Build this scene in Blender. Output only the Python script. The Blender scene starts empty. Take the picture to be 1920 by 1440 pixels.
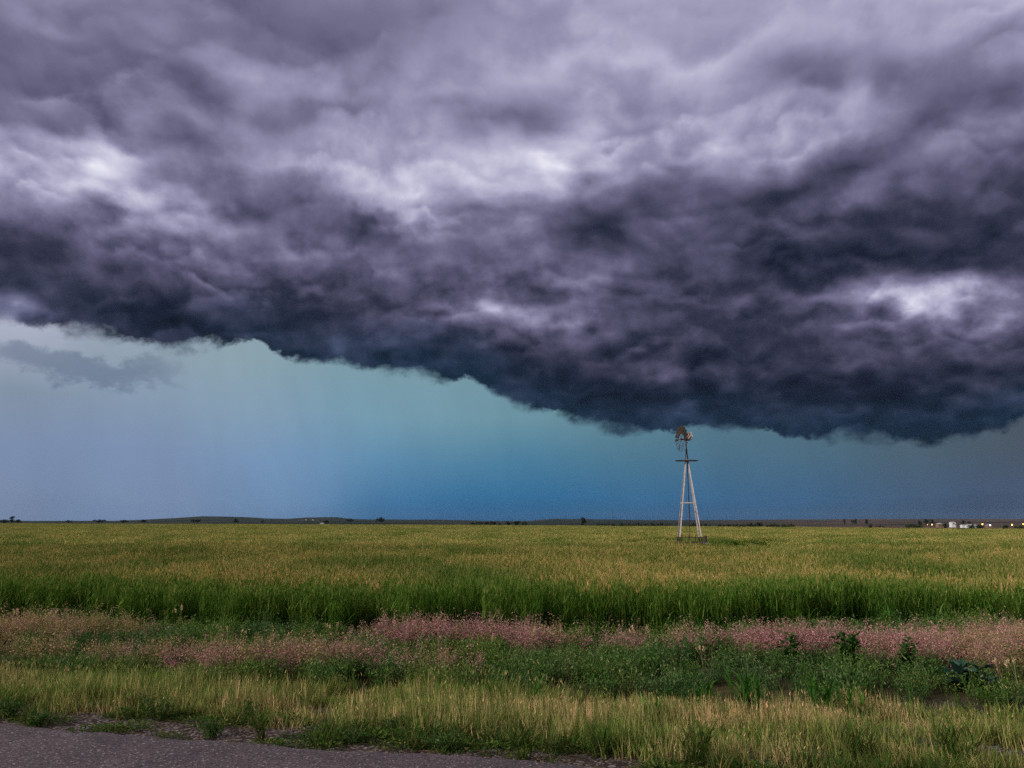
import bpy, math, random
import numpy as np
from mathutils import Vector, Matrix

SC = bpy.context.scene
COL = SC.collection
R = math.radians
random.seed(7)
rng = np.random.default_rng(11)

# ------------------------------------------------------------------ camera
F_PX = 1507.0                      # focal length in pixels of the 1920 px wide photograph
PITCH = math.atan(258.0 / F_PX)    # eye level lies 258 px under the picture's middle
EYE = 2.1
cam_d = bpy.data.cameras.new('camera')
cam = bpy.data.objects.new('camera', cam_d)
COL.objects.link(cam)
cam.location = (0, 0, EYE)
cam.rotation_euler = (math.pi / 2 + PITCH, 0, 0)
cam_d.sensor_width = 36.0
cam_d.lens = 36.0 * F_PX / 1920.0
cam_d.clip_start = 0.1
cam_d.clip_end = 40000
SC.camera = cam

CP, SP = math.cos(PITCH), math.sin(PITCH)


def ray(px, py):
    u = (px - 960) / F_PX
    v = (720 - py) / F_PX
    return Vector((u, CP - v * SP, SP + v * CP))


def on_ground(px, py, z=0.0):
    d = ray(px, py)
    k = (z - EYE) / d.z
    return Vector((d.x * k, d.y * k, z))


def at_depth(px, py, Y):
    d = ray(px, py)
    k = Y / d.y
    return Vector((d.x * k, Y, EYE + d.z * k))


def dir_to_px(az, el):
    x = math.sin(az) * math.cos(el); y = math.cos(az) * math.cos(el); z = math.sin(el)
    f = y * CP + z * SP
    up = -y * SP + z * CP
    return 960 + F_PX * x / f, 720 - F_PX * up / f


def px_to_dir(px, py):
    d = ray(px, py).normalized()
    return math.atan2(d.x, d.y), math.asin(d.z)


# ------------------------------------------------------------------ render / exposure
SC.render.engine = 'CYCLES'
SC.view_settings.view_transform = 'Standard'
SC.view_settings.look = 'None'
SC.view_settings.exposure = 0.0
SC.view_settings.gamma = 1.0
cy = SC.cycles
cy.max_bounces = 6
cy.diffuse_bounces = 3
cy.glossy_bounces = 2
cy.transmission_bounces = 3
cy.transparent_max_bounces = 6
cy.volume_bounces = 0
cy.use_denoising = False
cy.caustics_reflective = False
cy.caustics_refractive = False

# ------------------------------------------------------------------ sun (low, veiled, behind the camera to the left)
SUN_EL, SUN_AZ = R(27), R(242)           # azimuth clockwise from +Y
sun_d = bpy.data.lights.new('sun', 'SUN')
sun_d.energy = 3.3
sun_d.angle = R(8)
sun_d.color = (1.0, 0.94, 0.85)
sun = bpy.data.objects.new('sun', sun_d)
COL.objects.link(sun)
sd = Vector((math.sin(SUN_AZ) * math.cos(SUN_EL), math.cos(SUN_AZ) * math.cos(SUN_EL), math.sin(SUN_EL)))
sun.rotation_euler = sd.to_track_quat('Z', 'Y').to_euler()
sun.location = sd * 200


def lin(c):
    c = np.asarray(c, dtype=float) / 255.0
    return np.where(c <= 0.04045, c / 12.92, ((c + 0.055) / 1.055) ** 2.4)


class NT:
    """small helper for writing node trees"""
    def __init__(self, tree):
        self.t = tree

    def n(self, typ, **kw):
        nd = self.t.nodes.new(typ)
        for k, v in kw.items():
            setattr(nd, k, v)
        return nd

    def put(self, sock, v):
        if hasattr(v, 'is_output') or isinstance(v, bpy.types.NodeSocket):
            self.t.links.new(v, sock)
        else:
            sock.default_value = v

    def m(self, op, a, b=None, c=None, clamp=False):
        nd = self.n('ShaderNodeMath', operation=op, use_clamp=clamp)
        self.put(nd.inputs[0], a)
        if b is not None: self.put(nd.inputs[1], b)
        if c is not None: self.put(nd.inputs[2], c)
        return nd.outputs[0]

    def vm(self, op, a, b=None):
        nd = self.n('ShaderNodeVectorMath', operation=op)
        self.put(nd.inputs[0], a)
        if b is not None:
            if op == 'SCALE': self.put(nd.inputs['Scale'], b)
            else: self.put(nd.inputs[1], b)
        return nd.outputs['Value'] if op in ('DOT_PRODUCT', 'LENGTH') else nd.outputs[0]

    def xyz(self, x, y, z=0.0):
        nd = self.n('ShaderNodeCombineXYZ')
        for s, v in zip(nd.inputs, (x, y, z)): self.put(s, v)
        return nd.outputs[0]

    def sep(self, v):
        nd = self.n('ShaderNodeSeparateXYZ')
        self.put(nd.inputs[0], v)
        return nd.outputs

    def noise(self, vec, scale, detail=4.0, rough=0.5, dist=0.0, lac=2.0, dim='3D'):
        nd = self.n('ShaderNodeTexNoise', noise_dimensions=dim)
        if vec is not None: self.put(nd.inputs['Vector'], vec)
        nd.inputs['Scale'].default_value = scale
        nd.inputs['Detail'].default_value = detail
        nd.inputs['Roughness'].default_value = rough
        nd.inputs['Distortion'].default_value = dist
        nd.inputs['Lacunarity'].default_value = lac
        return nd.outputs

    def vor(self, vec, scale, feature='F1', detail=0.0, rough=0.5, smooth=0.5, rnd=1.0, dim='3D'):
        nd = self.n('ShaderNodeTexVoronoi', feature=feature, voronoi_dimensions=dim)
        self.put(nd.inputs['Vector'], vec)
        nd.inputs['Scale'].default_value = scale
        if 'Detail' in nd.inputs: nd.inputs['Detail'].default_value = detail
        if 'Roughness' in nd.inputs: nd.inputs['Roughness'].default_value = rough
        if feature == 'SMOOTH_F1': nd.inputs['Smoothness'].default_value = smooth
        nd.inputs['Randomness'].default_value = rnd
        return nd.outputs

    def mr(self, v, a, b, c=0.0, d=1.0, smooth=False):
        nd = self.n('ShaderNodeMapRange', interpolation_type='SMOOTHSTEP' if smooth else 'LINEAR')
        for s, x in zip(nd.inputs, (v, a, b, c, d)): self.put(s, x)
        return nd.outputs[0]

    def mix(self, f, a, b, typ='RGBA', blend='MIX'):
        nd = self.n('ShaderNodeMix', data_type=typ)
        if typ == 'RGBA': nd.blend_type = blend
        s = [i for i in nd.inputs if i.enabled]
        for q, x in zip(s, (f, a, b)):
            if isinstance(x, (tuple, list, np.ndarray)) and len(x) == 3: x = (*[float(k) for k in x], 1.0)
            self.put(q, x)
        return [o for o in nd.outputs if o.enabled][0]

    def ramp(self, f, stops, interp='LINEAR'):
        nd = self.n('ShaderNodeValToRGB')
        cr = nd.color_ramp
        cr.interpolation = interp
        while len(cr.elements) > 1: cr.elements.remove(cr.elements[-1])
        for i, (p, c) in enumerate(stops):
            e = cr.elements[0] if i == 0 else cr.elements.new(p)
            e.position = p
            e.color = (*[float(k) for k in c[:3]], 1.0)
        self.put(nd.inputs[0], f)
        return nd.outputs[0]


# ------------------------------------------------------------------ sky: storm cloud deck over a rain curtain
world = bpy.data.worlds.new('World')
SC.world = world
world.use_nodes = True
world.node_tree.nodes.clear()
W = NT(world.node_tree)


def bilinear(xs, ys, g, x, y):
    xs = np.asarray(xs, float); ys = np.asarray(ys, float); g = np.asarray(g, float)
    x = min(max(x, xs[0]), xs[-1]); y = min(max(y, ys[0]), ys[-1])
    i = min(np.searchsorted(xs, x, 'right') - 1, len(xs) - 2)
    j = min(np.searchsorted(ys, y, 'right') - 1, len(ys) - 2)
    a = (x - xs[i]) / (xs[i + 1] - xs[i]); b = (y - ys[j]) / (ys[j + 1] - ys[j])
    a = a * a * (3 - 2 * a) * .6 + a * .4
    return (g[j, i] * (1 - a) + g[j, i + 1] * a) * (1 - b) + (g[j + 1, i] * (1 - a) + g[j + 1, i + 1] * a) * b


CX = [0, 160, 320, 480, 640, 800, 960, 1120, 1280, 1440, 1600, 1760, 1920]
CY = [-40, 80, 160, 240, 300, 370, 440, 520, 600, 680, 760, 830]
CG = [
    [95, 98, 104, 95, 105, 104, 150, 155, 160, 165, 170, 168, 172],
    [88, 92, 98, 104, 92, 118, 140, 150, 155, 160, 140, 150, 138],
    [84, 82, 85, 112, 120, 135, 140, 148, 158, 138, 116, 112, 98],
    [100, 85, 95, 103, 130, 138, 122, 140, 150, 140, 130, 100, 95],
    [138, 160, 108, 116, 140, 150, 160, 165, 145, 125, 102, 100, 82],
    [115, 125, 112, 98, 120, 142, 140, 112, 112, 88, 100, 98, 74],
    [84, 92, 88, 84, 84, 112, 108, 92, 82, 76, 64, 66, 60],
    [60, 70, 72, 82, 78, 92, 98, 92, 78, 70, 72, 90, 75],
    [70, 50, 48, 50, 58, 84, 98, 80, 74, 72, 84, 92, 82],
    [60, 48, 44, 46, 56, 58, 66, 62, 60, 68, 68, 68, 66],
    [60, 50, 46, 48, 50, 46, 52, 48, 48, 46, 50, 52, 58],
    [60, 50, 46, 48, 50, 46, 50, 54, 56, 56, 52, 46, 58],
]
# soft light and dark masses of the deck: (x, y, half length, half width, tilt in degrees, gain)
CB = [
    (70, 268, 95, 16, 20, 40), (205, 312, 40, 26, 25, 52), (275, 366, 85, 16, 24, 40), (330, 415, 110, 22, 15, 30),
    (110, 415, 140, 22, -6, -28), (60, 460, 120, 26, -8, -22), (170, 425, 60, 10, 0, 22),
    (350, 75, 110, 18, 22, 22), (420, 130, 60, 22, 20, 22), (330, 205, 60, 28, 30, 15), (360, 250, 55, 26, 30, -26), (520, 60, 90, 40, 15, -16),
    (560, 315, 130, 26, 10, 28), (690, 368, 80, 18, 28, 50), (775, 405, 40, 26, 15, 48), (700, 430, 90, 30, 10, -34), (590, 345, 90, 22, 15, -10),
    (1040, 330, 95, 52, -15, 45), (1090, 262, 80, 22, -22, 55), (1045, 310, 40, 26, -10, 35), (890, 290, 60, 26, -20, 38), (950, 250, 40, 20, 0, 36),
    (760, 320, 90, 30, 5, 25), (980, 222, 90, 16, 6, -28), (1190, 390, 130, 22, -28, -30), (1100, 430, 90, 20, 10, -22),
    (1350, 300, 60, 20, -10, 35), (1600, 175, 28, 40, 10, 38), (1560, 265, 130, 18, -18, 26), (1460, 295, 40, 18, -15, 30),
    (1500, 120, 120, 30, 6, -26), (1680, 250, 180, 22, -24, -26), (1560, 330, 150, 18, -20, -24), (1800, 265, 120, 22, -24, 16),
    (1820, 90, 150, 26, -24, -16), (1560, 390, 100, 22, -14, 18), (1650, 430, 160, 30, -8, -14),
    (1790, 552, 105, 24, 0, 108), (1690, 560, 90, 17, 5, 48), (1600, 595, 60, 18, -10, 32), (1830, 600, 110, 22, 0, 40),
    (1750, 490, 190, 20, 2, -22), (1600, 672, 70, 16, 4, 30), (1500, 660, 90, 22, 20, -14),
    (960, 590, 90, 18, 12, 34), (850, 560, 60, 28, 35, 28), (940, 520, 60, 22, 0, 28), (1060, 600, 70, 16, 5, 30), (1000, 560, 110, 16, 14, -28), (1120, 525, 60, 18, -22, 30),
    (830, 640, 130, 26, 10, -14), (260, 565, 200, 30, 6, -14), (330, 620, 110, 26, 12, -12), (30, 572, 70, 14, 8, 45), (400, 500, 120, 16, 14, 26),
    (560, 585, 110, 24, 0, -12), (660, 480, 60, 20, 15, 22), (690, 620, 50, 16, 20, 14), (1150, 730, 160, 26, 10, -10), (1290, 700, 120, 14, 4, 18),
    (1500, 790, 150, 16, 4, 8), (1690, 790, 140, 26, 0, -10), (1280, 770, 60, 10, 15, 26), (880, 690, 70, 18, 6, -10),
]


def cloud_lum(px, py):
    v = bilinear(CX, CY, CG, px, py) * float(np.interp(py, [0, 240, 330, 420, 520, 640, 700, 850], [1.22, 1.23, 1.13, 1.07, 1.08, 1.06, 0.90, 0.82])) * float(np.interp(px, [0, 500, 900, 1300], [1.04, 1.03, 0.90, 0.88]))
    for (bx, by, sx, sy, rot, g) in CB:
        c, s = math.cos(R(rot)), math.sin(R(rot))
        dx, dy = px - bx, py - by
        e = ((dx * c + dy * s) / (sx * 1.2)) ** 2 + ((-dx * s + dy * c) / (sy * 1.2)) ** 2
        if e < 9: v += g * 1.1 * math.exp(-e)
    v = v if v < 168 else 168 + (v - 168) * 0.52
    return min(max(v, 20), 222) / 255.0


AZ0, AZ1 = R(-37), R(37)
NA = 72
EL_ROWS = np.linspace(R(3.0), R(37.5), 39)
AZS = np.linspace(AZ0, AZ1, NA)

geo = W.n('ShaderNodeTexCoord').outputs['Generated']
dx, dy, dz = W.sep(geo)
el = W.m('ARCSINE', dz)
az = W.m('ARCTAN2', dx, dy)
den = W.m('MULTIPLY', W.m('ADD', W.m('MAXIMUM', dz, 0.0), 0.64), 0.88)
qx = W.m('DIVIDE', dx, den)
qy = W.m('DIVIDE', dy, den)
q = W.xyz(qx, qy, 0.0)
half = (0.5, 0.5, 0.5)
EMB = 0.55
# slow swirl of the deck, then ragged small-scale displacement
warp1 = W.vm('SUBTRACT', W.noise(q, 2.6, 1.0, 0.5, dim='2D')[1], half)
q1 = W.vm('ADD', q, W.vm('SCALE', warp1, 0.05))
warp2 = W.vm('SUBTRACT', W.noise(q1, 8.0, 2.0, 0.5, dim='2D')[1], half)
w2x, w2y, w2z = W.sep(warp2)
warp3 = W.vm('SUBTRACT', W.noise(q1, 26.0, 5.0, 0.62, dim='2D')[1], half)
w3x, w3y, w3z = W.sep(warp3)
azw = W.m('ADD', W.m('ADD', az, W.m('MULTIPLY', w2x, 0.040)), W.m('MULTIPLY', w3x, 0.012))
elw = W.m('ADD', W.m('ADD', el, W.m('MULTIPLY', w2y, 0.034)), W.m('MULTIPLY', w3y, 0.012))
an = W.mr(azw, AZ0, AZ1)


def curve3(inp, rows):
    nd = W.n('ShaderNodeRGBCurve')
    mp = nd.mapping
    mp.use_clip = False
    for ch in range(3):
        cv = mp.curves[ch]
        ys = rows[ch]
        n = len(ys)
        cv.points[0].location = (0, ys[0]); cv.points[1].location = (1, ys[-1])
        for i in range(1, n - 1): cv.points.new(i / (n - 1), ys[i])
    mp.update()
    nd.inputs['Fac'].default_value = 1.0
    W.put(nd.inputs['Color'], inp)
    sp = W.n('ShaderNodeSeparateColor')
    W.put(sp.inputs[0], nd.outputs[0])
    return sp.outputs


rows = [[float(cloud_lum(*dir_to_px(a, e))) for a in AZS] for e in EL_ROWS]
outs = []
for j in range(0, len(rows), 3): outs += list(curve3(an, rows[j:j + 3]))
val = outs[0]
for j in range(1, len(outs)):
    f = W.mr(elw, float(EL_ROWS[j - 1]), float(EL_ROWS[j]))
    val = W.mix(f, val, outs[j], 'FLOAT')

# billows: overlapping lobes, each lit along its upper rim and fading to its shaded foot
rad = W.vm('LENGTH', q1)


def lobes(freq, nscale, namp, vscale, vamp, e0, e1, ofs):
    nz = W.noise(W.vm('ADD', q1, (ofs, ofs * 1.7, 0.0)), nscale, 6.0, 0.56, dim='2D')
    pv = W.vm('ADD', q1, W.vm('ADD', W.vm('SCALE', warp3, 0.012), (ofs * 2.3, ofs, 0.0)))
    dome = W.vor(pv, vscale, 'SMOOTH_F1', 0.0, 0.5, 0.25, dim='2D')[0]
    ph = W.m('MULTIPLY_ADD', nz[0], namp, W.m('MULTIPLY', rad, -freq))
    ph = W.m('MULTIPLY_ADD', dome, -vamp, W.m('ADD', ph, 60.0))
    fr_ = W.m('FRACT', ph)
    cut = W.mr(W.sep(nz[1])[1], 0.35, 0.65, 1.0 - e0, 1.0 - e1)
    amt = W.mr(W.sep(nz[1])[2], 0.38, 0.58, 0.1, 1.0, smooth=True)
    sh_ = W.m('MULTIPLY', W.m('POWER', fr_, 1.25), W.mr(fr_, 1.0, cut, 0.0, 1.0, smooth=True))
    return W.m('MULTIPLY', W.m('SUBTRACT', sh_, 0.30), amt)


lob1 = lobes(8.0, 4.5, 1.5, 8.0, 0.75, 0.15, 0.6, 0.0)
lob2 = lobes(17.0, 9.0, 2.0, 17.0, 0.9, 0.35, 0.8, 3.1)


def lumps(scale, smooth_, up, wob, ofs):
    """rounded cloud heads: lit from above, creased where they meet"""
    p = W.vm('ADD', q1, W.vm('ADD', W.vm('SCALE', warp3, wob), (ofs, -ofs, 0.0)))
    p = W.vm('ADD', p, W.vm('SCALE', warp2, 0.012))
    a_ = W.vor(p, scale, 'SMOOTH_F1', 0.0, 0.5, smooth_, dim='2D', rnd=1.0)[0]
    pu = W.vm('SCALE', p, 1.0 - up)
    pu = W.vm('ADD', pu, (up * 0.5, 0.0, 0.0))
    b_ = W.vor(pu, scale, 'SMOOTH_F1', 0.0, 0.5, smooth_, dim='2D', rnd=1.0)[0]
    return W.m('SUBTRACT', b_, a_)


lum1 = lumps(10.0, 0.40, 0.032, 0.012, 0.0)
lum2 = lumps(22.0, 0.35, 0.018, 0.009, 5.3)
emb = W.m('SUBTRACT', W.noise(W.vm('ADD', q1, W.vm('SCALE', warp3, 0.006)), 13.0, 5.0, 0.55, dim='2D')[0],
          W.noise(W.vm('ADD', W.vm('SCALE', W.vm('ADD', q1, W.vm('SCALE', warp3, 0.006)), 0.986), (0.006, 0.0, 0.0)), 13.0, 5.0, 0.55, dim='2D')[0])
where = W.mr(w2z, -0.12, 0.14, 0.15, 1.0, smooth=True)
bil = W.m('SUBTRACT', W.noise(q1, 5.0, 6.0, 0.52, dim='2D')[0], 0.5)
# calmer veil high up, rougher towards the base
rough_amt = W.mr(el, R(34), R(14), 0.45, 1.0)
det = W.m('ADD', W.m('MULTIPLY', lob1, 0.40), W.m('MULTIPLY', lob2, 0.32))
det = W.m('ADD', det, W.m('MULTIPLY', bil, 0.30))
puffs = W.m('ADD', W.m('MULTIPLY', lum1, 0.26), W.m('MULTIPLY', lum2, 0.26))
det = W.m('ADD', det, W.m('MULTIPLY', W.m('MULTIPLY', puffs, where), W.mr(el, R(32), R(20), 0.35, 1.0)))
det = W.m('ADD', det, W.m('MULTIPLY', w3z, 0.12))
det = W.m('ADD', det, W.m('MULTIPLY', W.m('MULTIPLY', emb, EMB), W.mr(el, R(29), R(17), 0.15, 1.0)))
det = W.m('MULTIPLY', det, rough_amt)
gain = W.m('ADD', W.m('MULTIPLY', W.m('MINIMUM', val, 0.6), 1.2), 0.14)
val = W.m('ADD', val, W.m('MULTIPLY', det, gain), clamp=True)
CRAMP = [(0.0, (10, 13, 22)), (35, (30, 36, 54)), (60, (54, 56, 77)), (90, (86, 84, 111)), (120, (116, 113, 143)),
         (150, (147, 145, 175)), (180, (180, 178, 204)), (215, (215, 213, 231)), (245, (243, 243, 250))]
cloud = W.ramp(val, [(p / 255.0, lin(c)) for p, c in CRAMP])

# rain curtain under the deck
RX = [0, 240, 480, 720, 960, 1200, 1440, 1680, 1920]
RY = [620, 700, 780, 860, 930, 985]
RC = [
    [(185, 187, 206), (150, 163, 178), (140, 162, 172), (125, 155, 168), (112, 148, 158), (95, 130, 142), (84, 112, 126), (82, 98, 108), (78, 88, 98)],
    [(134, 150, 168), (138, 156, 172), (138, 162, 174), (124, 156, 170), (112, 148, 158), (95, 130, 142), (84, 112, 126), (82, 98, 108), (78, 88, 98)],
    [(126, 143, 164), (130, 150, 176), (130, 156, 180), (115, 154, 174), (106, 146, 160), (95, 130, 143), (84, 112, 126), (80, 98, 110), (76, 86, 98)],
    [(122, 140, 174), (122, 143, 178), (116, 147, 183), (90, 136, 170), (76, 126, 156), (76, 118, 142), (74, 106, 128), (74, 95, 112), (72, 85, 100)],
    [(120, 137, 166), (118, 138, 170), (104, 136, 172), (62, 114, 156), (50, 108, 150), (54, 103, 142), (58, 96, 132), (66, 90, 118), (68, 84, 110)],
    [(110, 126, 155), (104, 126, 160), (86, 117, 153), (38, 86, 130), (28, 78, 120), (34, 76, 112), (40, 72, 105), (48, 68, 94), (52, 66, 90)],
]
RCA = np.array(RC, float)
rel_rows = sorted(px_to_dir(960, y)[1] for y in RY)
rain_az = W.mr(W.m('ADD', az, W.m('MULTIPLY', W.sep(warp1)[0], 0.12)), AZ0, AZ1)
rain_el = W.m('ADD', el, W.m('MULTIPLY', W.sep(warp1)[1], 0.035))
rain = None
prev = None
for e in rel_rows:
    pxs = [dir_to_px(a, e) for a in AZS[::2]]
    r3 = [[float(lin(bilinear(RX, RY, RCA[:, :, c], *p))) for p in pxs] for c in range(3)]
    o = curve3(rain_az, r3)
    cc = W.n('ShaderNodeCombineColor')
    for k in range(3): W.put(cc.inputs[k], o[k])
    rain = cc.outputs[0] if rain is None else W.mix(W.mr(rain_el, prev, e), rain, cc.outputs[0])
    prev = e
# faint vertical shafts of rain
shaft = W.noise(W.xyz(W.m('ADD', az, W.m('MULTIPLY', el, 0.15)), W.m('MULTIPLY', el, 0.35), 0.0), 22.0, 3.0, 0.55, dim='2D')[0]
rain = W.mix(1.0, rain, W.mr(shaft, 0.25, 0.75, 0.965, 1.035), blend='MULTIPLY')
# torn scud hanging at the left
saz, sel = px_to_dir(150, 682)
sx_ = W.m('DIVIDE', W.m('SUBTRACT', W.m('ADD', az, W.m('MULTIPLY', w2x, 0.07)), saz), 0.105)
sy_ = W.m('DIVIDE', W.m('ADD', W.m('SUBTRACT', W.m('ADD', el, W.m('ADD', W.m('MULTIPLY', w2y, 0.075), W.m('MULTIPLY', w3y, 0.05))), sel), W.m('MULTIPLY', sx_, 0.008)), 0.022)
sr = W.m('ADD', W.m('MULTIPLY', sx_, sx_), W.m('MULTIPLY', sy_, sy_))
scud = W.mr(sr, 1.35, 0.2, 0.0, 0.52, smooth=True)
rain = W.mix(scud, rain, lin((84, 100, 128)))

# ragged lower edge of the deck
EDGE = [(-60, 600), (0, 604), (100, 611), (200, 622), (260, 643), (330, 664), (380, 650), (430, 638), (470, 641), (520, 660), (580, 678),
        (640, 678), (665, 692), (720, 696), (780, 695), (840, 706), (890, 708), (935, 726), (958, 764), (1030, 769), (1070, 788), (1130, 802), (1290, 806),
        (1410, 803), (1450, 818), (1520, 824), (1660, 826), (1760, 819), (1850, 808), (1920, 800), (1990, 798)]
fc = W.n('ShaderNodeFloatCurve')
fc.mapping.use_clip = False
ex = [p[0] for p in EDGE]; ey = [p[1] for p in EDGE]
pts = []
for a in AZS:
    x, y = dir_to_px(a, R(9))
    pts.append(px_to_dir(x, float(np.interp(x, ex, ey)))[1] / R(30))
cv = fc.mapping.curves[0]
cv.points[0].location = (0, pts[0]); cv.points[1].location = (1, pts[-1])
for i in range(1, NA - 1): cv.points.new(i / (NA - 1), pts[i])
fc.mapping.update()
eaz = W.mr(W.m('ADD', W.m('ADD', az, W.m('MULTIPLY', w2x, 0.035)), W.m('MULTIPLY', w3x, 0.02)), AZ0, AZ1)
W.put(fc.inputs['Value'], eaz)
eedge = W.m('MULTIPLY', fc.outputs[0], R(30))
eel = W.m('ADD', W.m('ADD', el, W.m('MULTIPLY', w2y, 0.028)), W.m('MULTIPLY', w3y, 0.026))
above = W.m('SUBTRACT', eel, eedge)
mask = W.mr(above, W.m('MINIMUM', W.m('MULTIPLY_ADD', w2z, -0.030, -0.006), -0.002), W.m('MAXIMUM', W.m('MULTIPLY_ADD', w2z, 0.024, 0.008), 0.003), 0.0, 1.0, smooth=True)
# the base takes the teal of the rain behind it
teal = W.m('MULTIPLY', W.mr(above, 0.0, 0.075, 1.0, 0.0, smooth=True), W.mr(az, R(-25), R(-8), 0.25, 1.0))
cloud = W.mix(teal, cloud, W.mix(1.0, W.mix(1.0, cloud, (0.66, 1.05, 1.16), blend='MULTIPLY'), (0.002, 0.006, 0.008), blend='ADD'))
front = W.mix(mask, rain, cloud)

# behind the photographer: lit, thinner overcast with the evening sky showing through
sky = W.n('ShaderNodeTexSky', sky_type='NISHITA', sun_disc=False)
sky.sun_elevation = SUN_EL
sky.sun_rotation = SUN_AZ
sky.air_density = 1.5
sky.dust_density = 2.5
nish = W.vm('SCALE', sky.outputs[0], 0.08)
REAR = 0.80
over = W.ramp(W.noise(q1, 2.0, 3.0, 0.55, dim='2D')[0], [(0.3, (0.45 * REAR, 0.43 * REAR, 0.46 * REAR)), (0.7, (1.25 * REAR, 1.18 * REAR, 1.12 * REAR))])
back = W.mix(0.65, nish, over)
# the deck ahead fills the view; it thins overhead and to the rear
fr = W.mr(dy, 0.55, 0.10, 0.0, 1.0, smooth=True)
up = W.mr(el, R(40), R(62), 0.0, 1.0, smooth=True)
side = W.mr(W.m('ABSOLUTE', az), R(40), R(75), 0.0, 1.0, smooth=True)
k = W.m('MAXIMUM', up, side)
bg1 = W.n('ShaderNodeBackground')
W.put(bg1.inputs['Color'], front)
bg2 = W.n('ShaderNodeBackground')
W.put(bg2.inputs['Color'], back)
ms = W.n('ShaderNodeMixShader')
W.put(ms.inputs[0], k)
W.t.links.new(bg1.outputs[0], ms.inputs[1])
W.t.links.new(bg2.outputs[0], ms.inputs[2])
wo = W.n('ShaderNodeOutputWorld')
W.t.links.new(ms.outputs[0], wo.inputs['Surface'])
world.cycles.sampling_method = 'MANUAL'
world.cycles.sample_map_resolution = 512


# ================================================================== helpers for geometry
def tag(o, label=None, cat=None, group=None, kind=None):
    if label: o['label'] = label
    if cat: o['category'] = cat
    if group: o['group'] = group
    if kind: o['kind'] = kind
    return o


def empty(name, loc, label, cat, rz=0.0, group=None):
    o = bpy.data.objects.new(name, None)
    o.empty_display_size = 0.2
    o.location = loc
    o.rotation_euler = (0, 0, rz)
    COL.objects.link(o)
    return tag(o, label, cat, group)


def vnoise(x, y, seed=0):
    """smooth value noise on arrays, 0..1"""
    x = np.asarray(x, float); y = np.asarray(y, float)
    xi = np.floor(x).astype(np.int64); yi = np.floor(y).astype(np.int64)
    fx = x - xi; fy = y - yi
    fx = fx * fx * (3 - 2 * fx); fy = fy * fy * (3 - 2 * fy)

    def h(a, b):
        n = (a * 374761393 + b * 668265263 + seed * 1442695041) & 0xFFFFFFFF
        n = ((n ^ (n >> 13)) * 1274126177) & 0xFFFFFFFF
        n = (n ^ (n >> 16)) & 0xFFFFFFFF
        return n / 4294967295.0
    return (h(xi, yi) * (1 - fx) + h(xi + 1, yi) * fx) * (1 - fy) + (h(xi, yi + 1) * (1 - fx) + h(xi + 1, yi + 1) * fx) * fy


def fbm(x, y, seed=0, octv=3):
    s = 0; a = 0.5; t = 0
    for i in range(octv):
        s = s + a * vnoise(np.asarray(x) * 2 ** i, np.asarray(y) * 2 ** i, seed + i * 17); t += a; a *= 0.5
    return s / t


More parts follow.
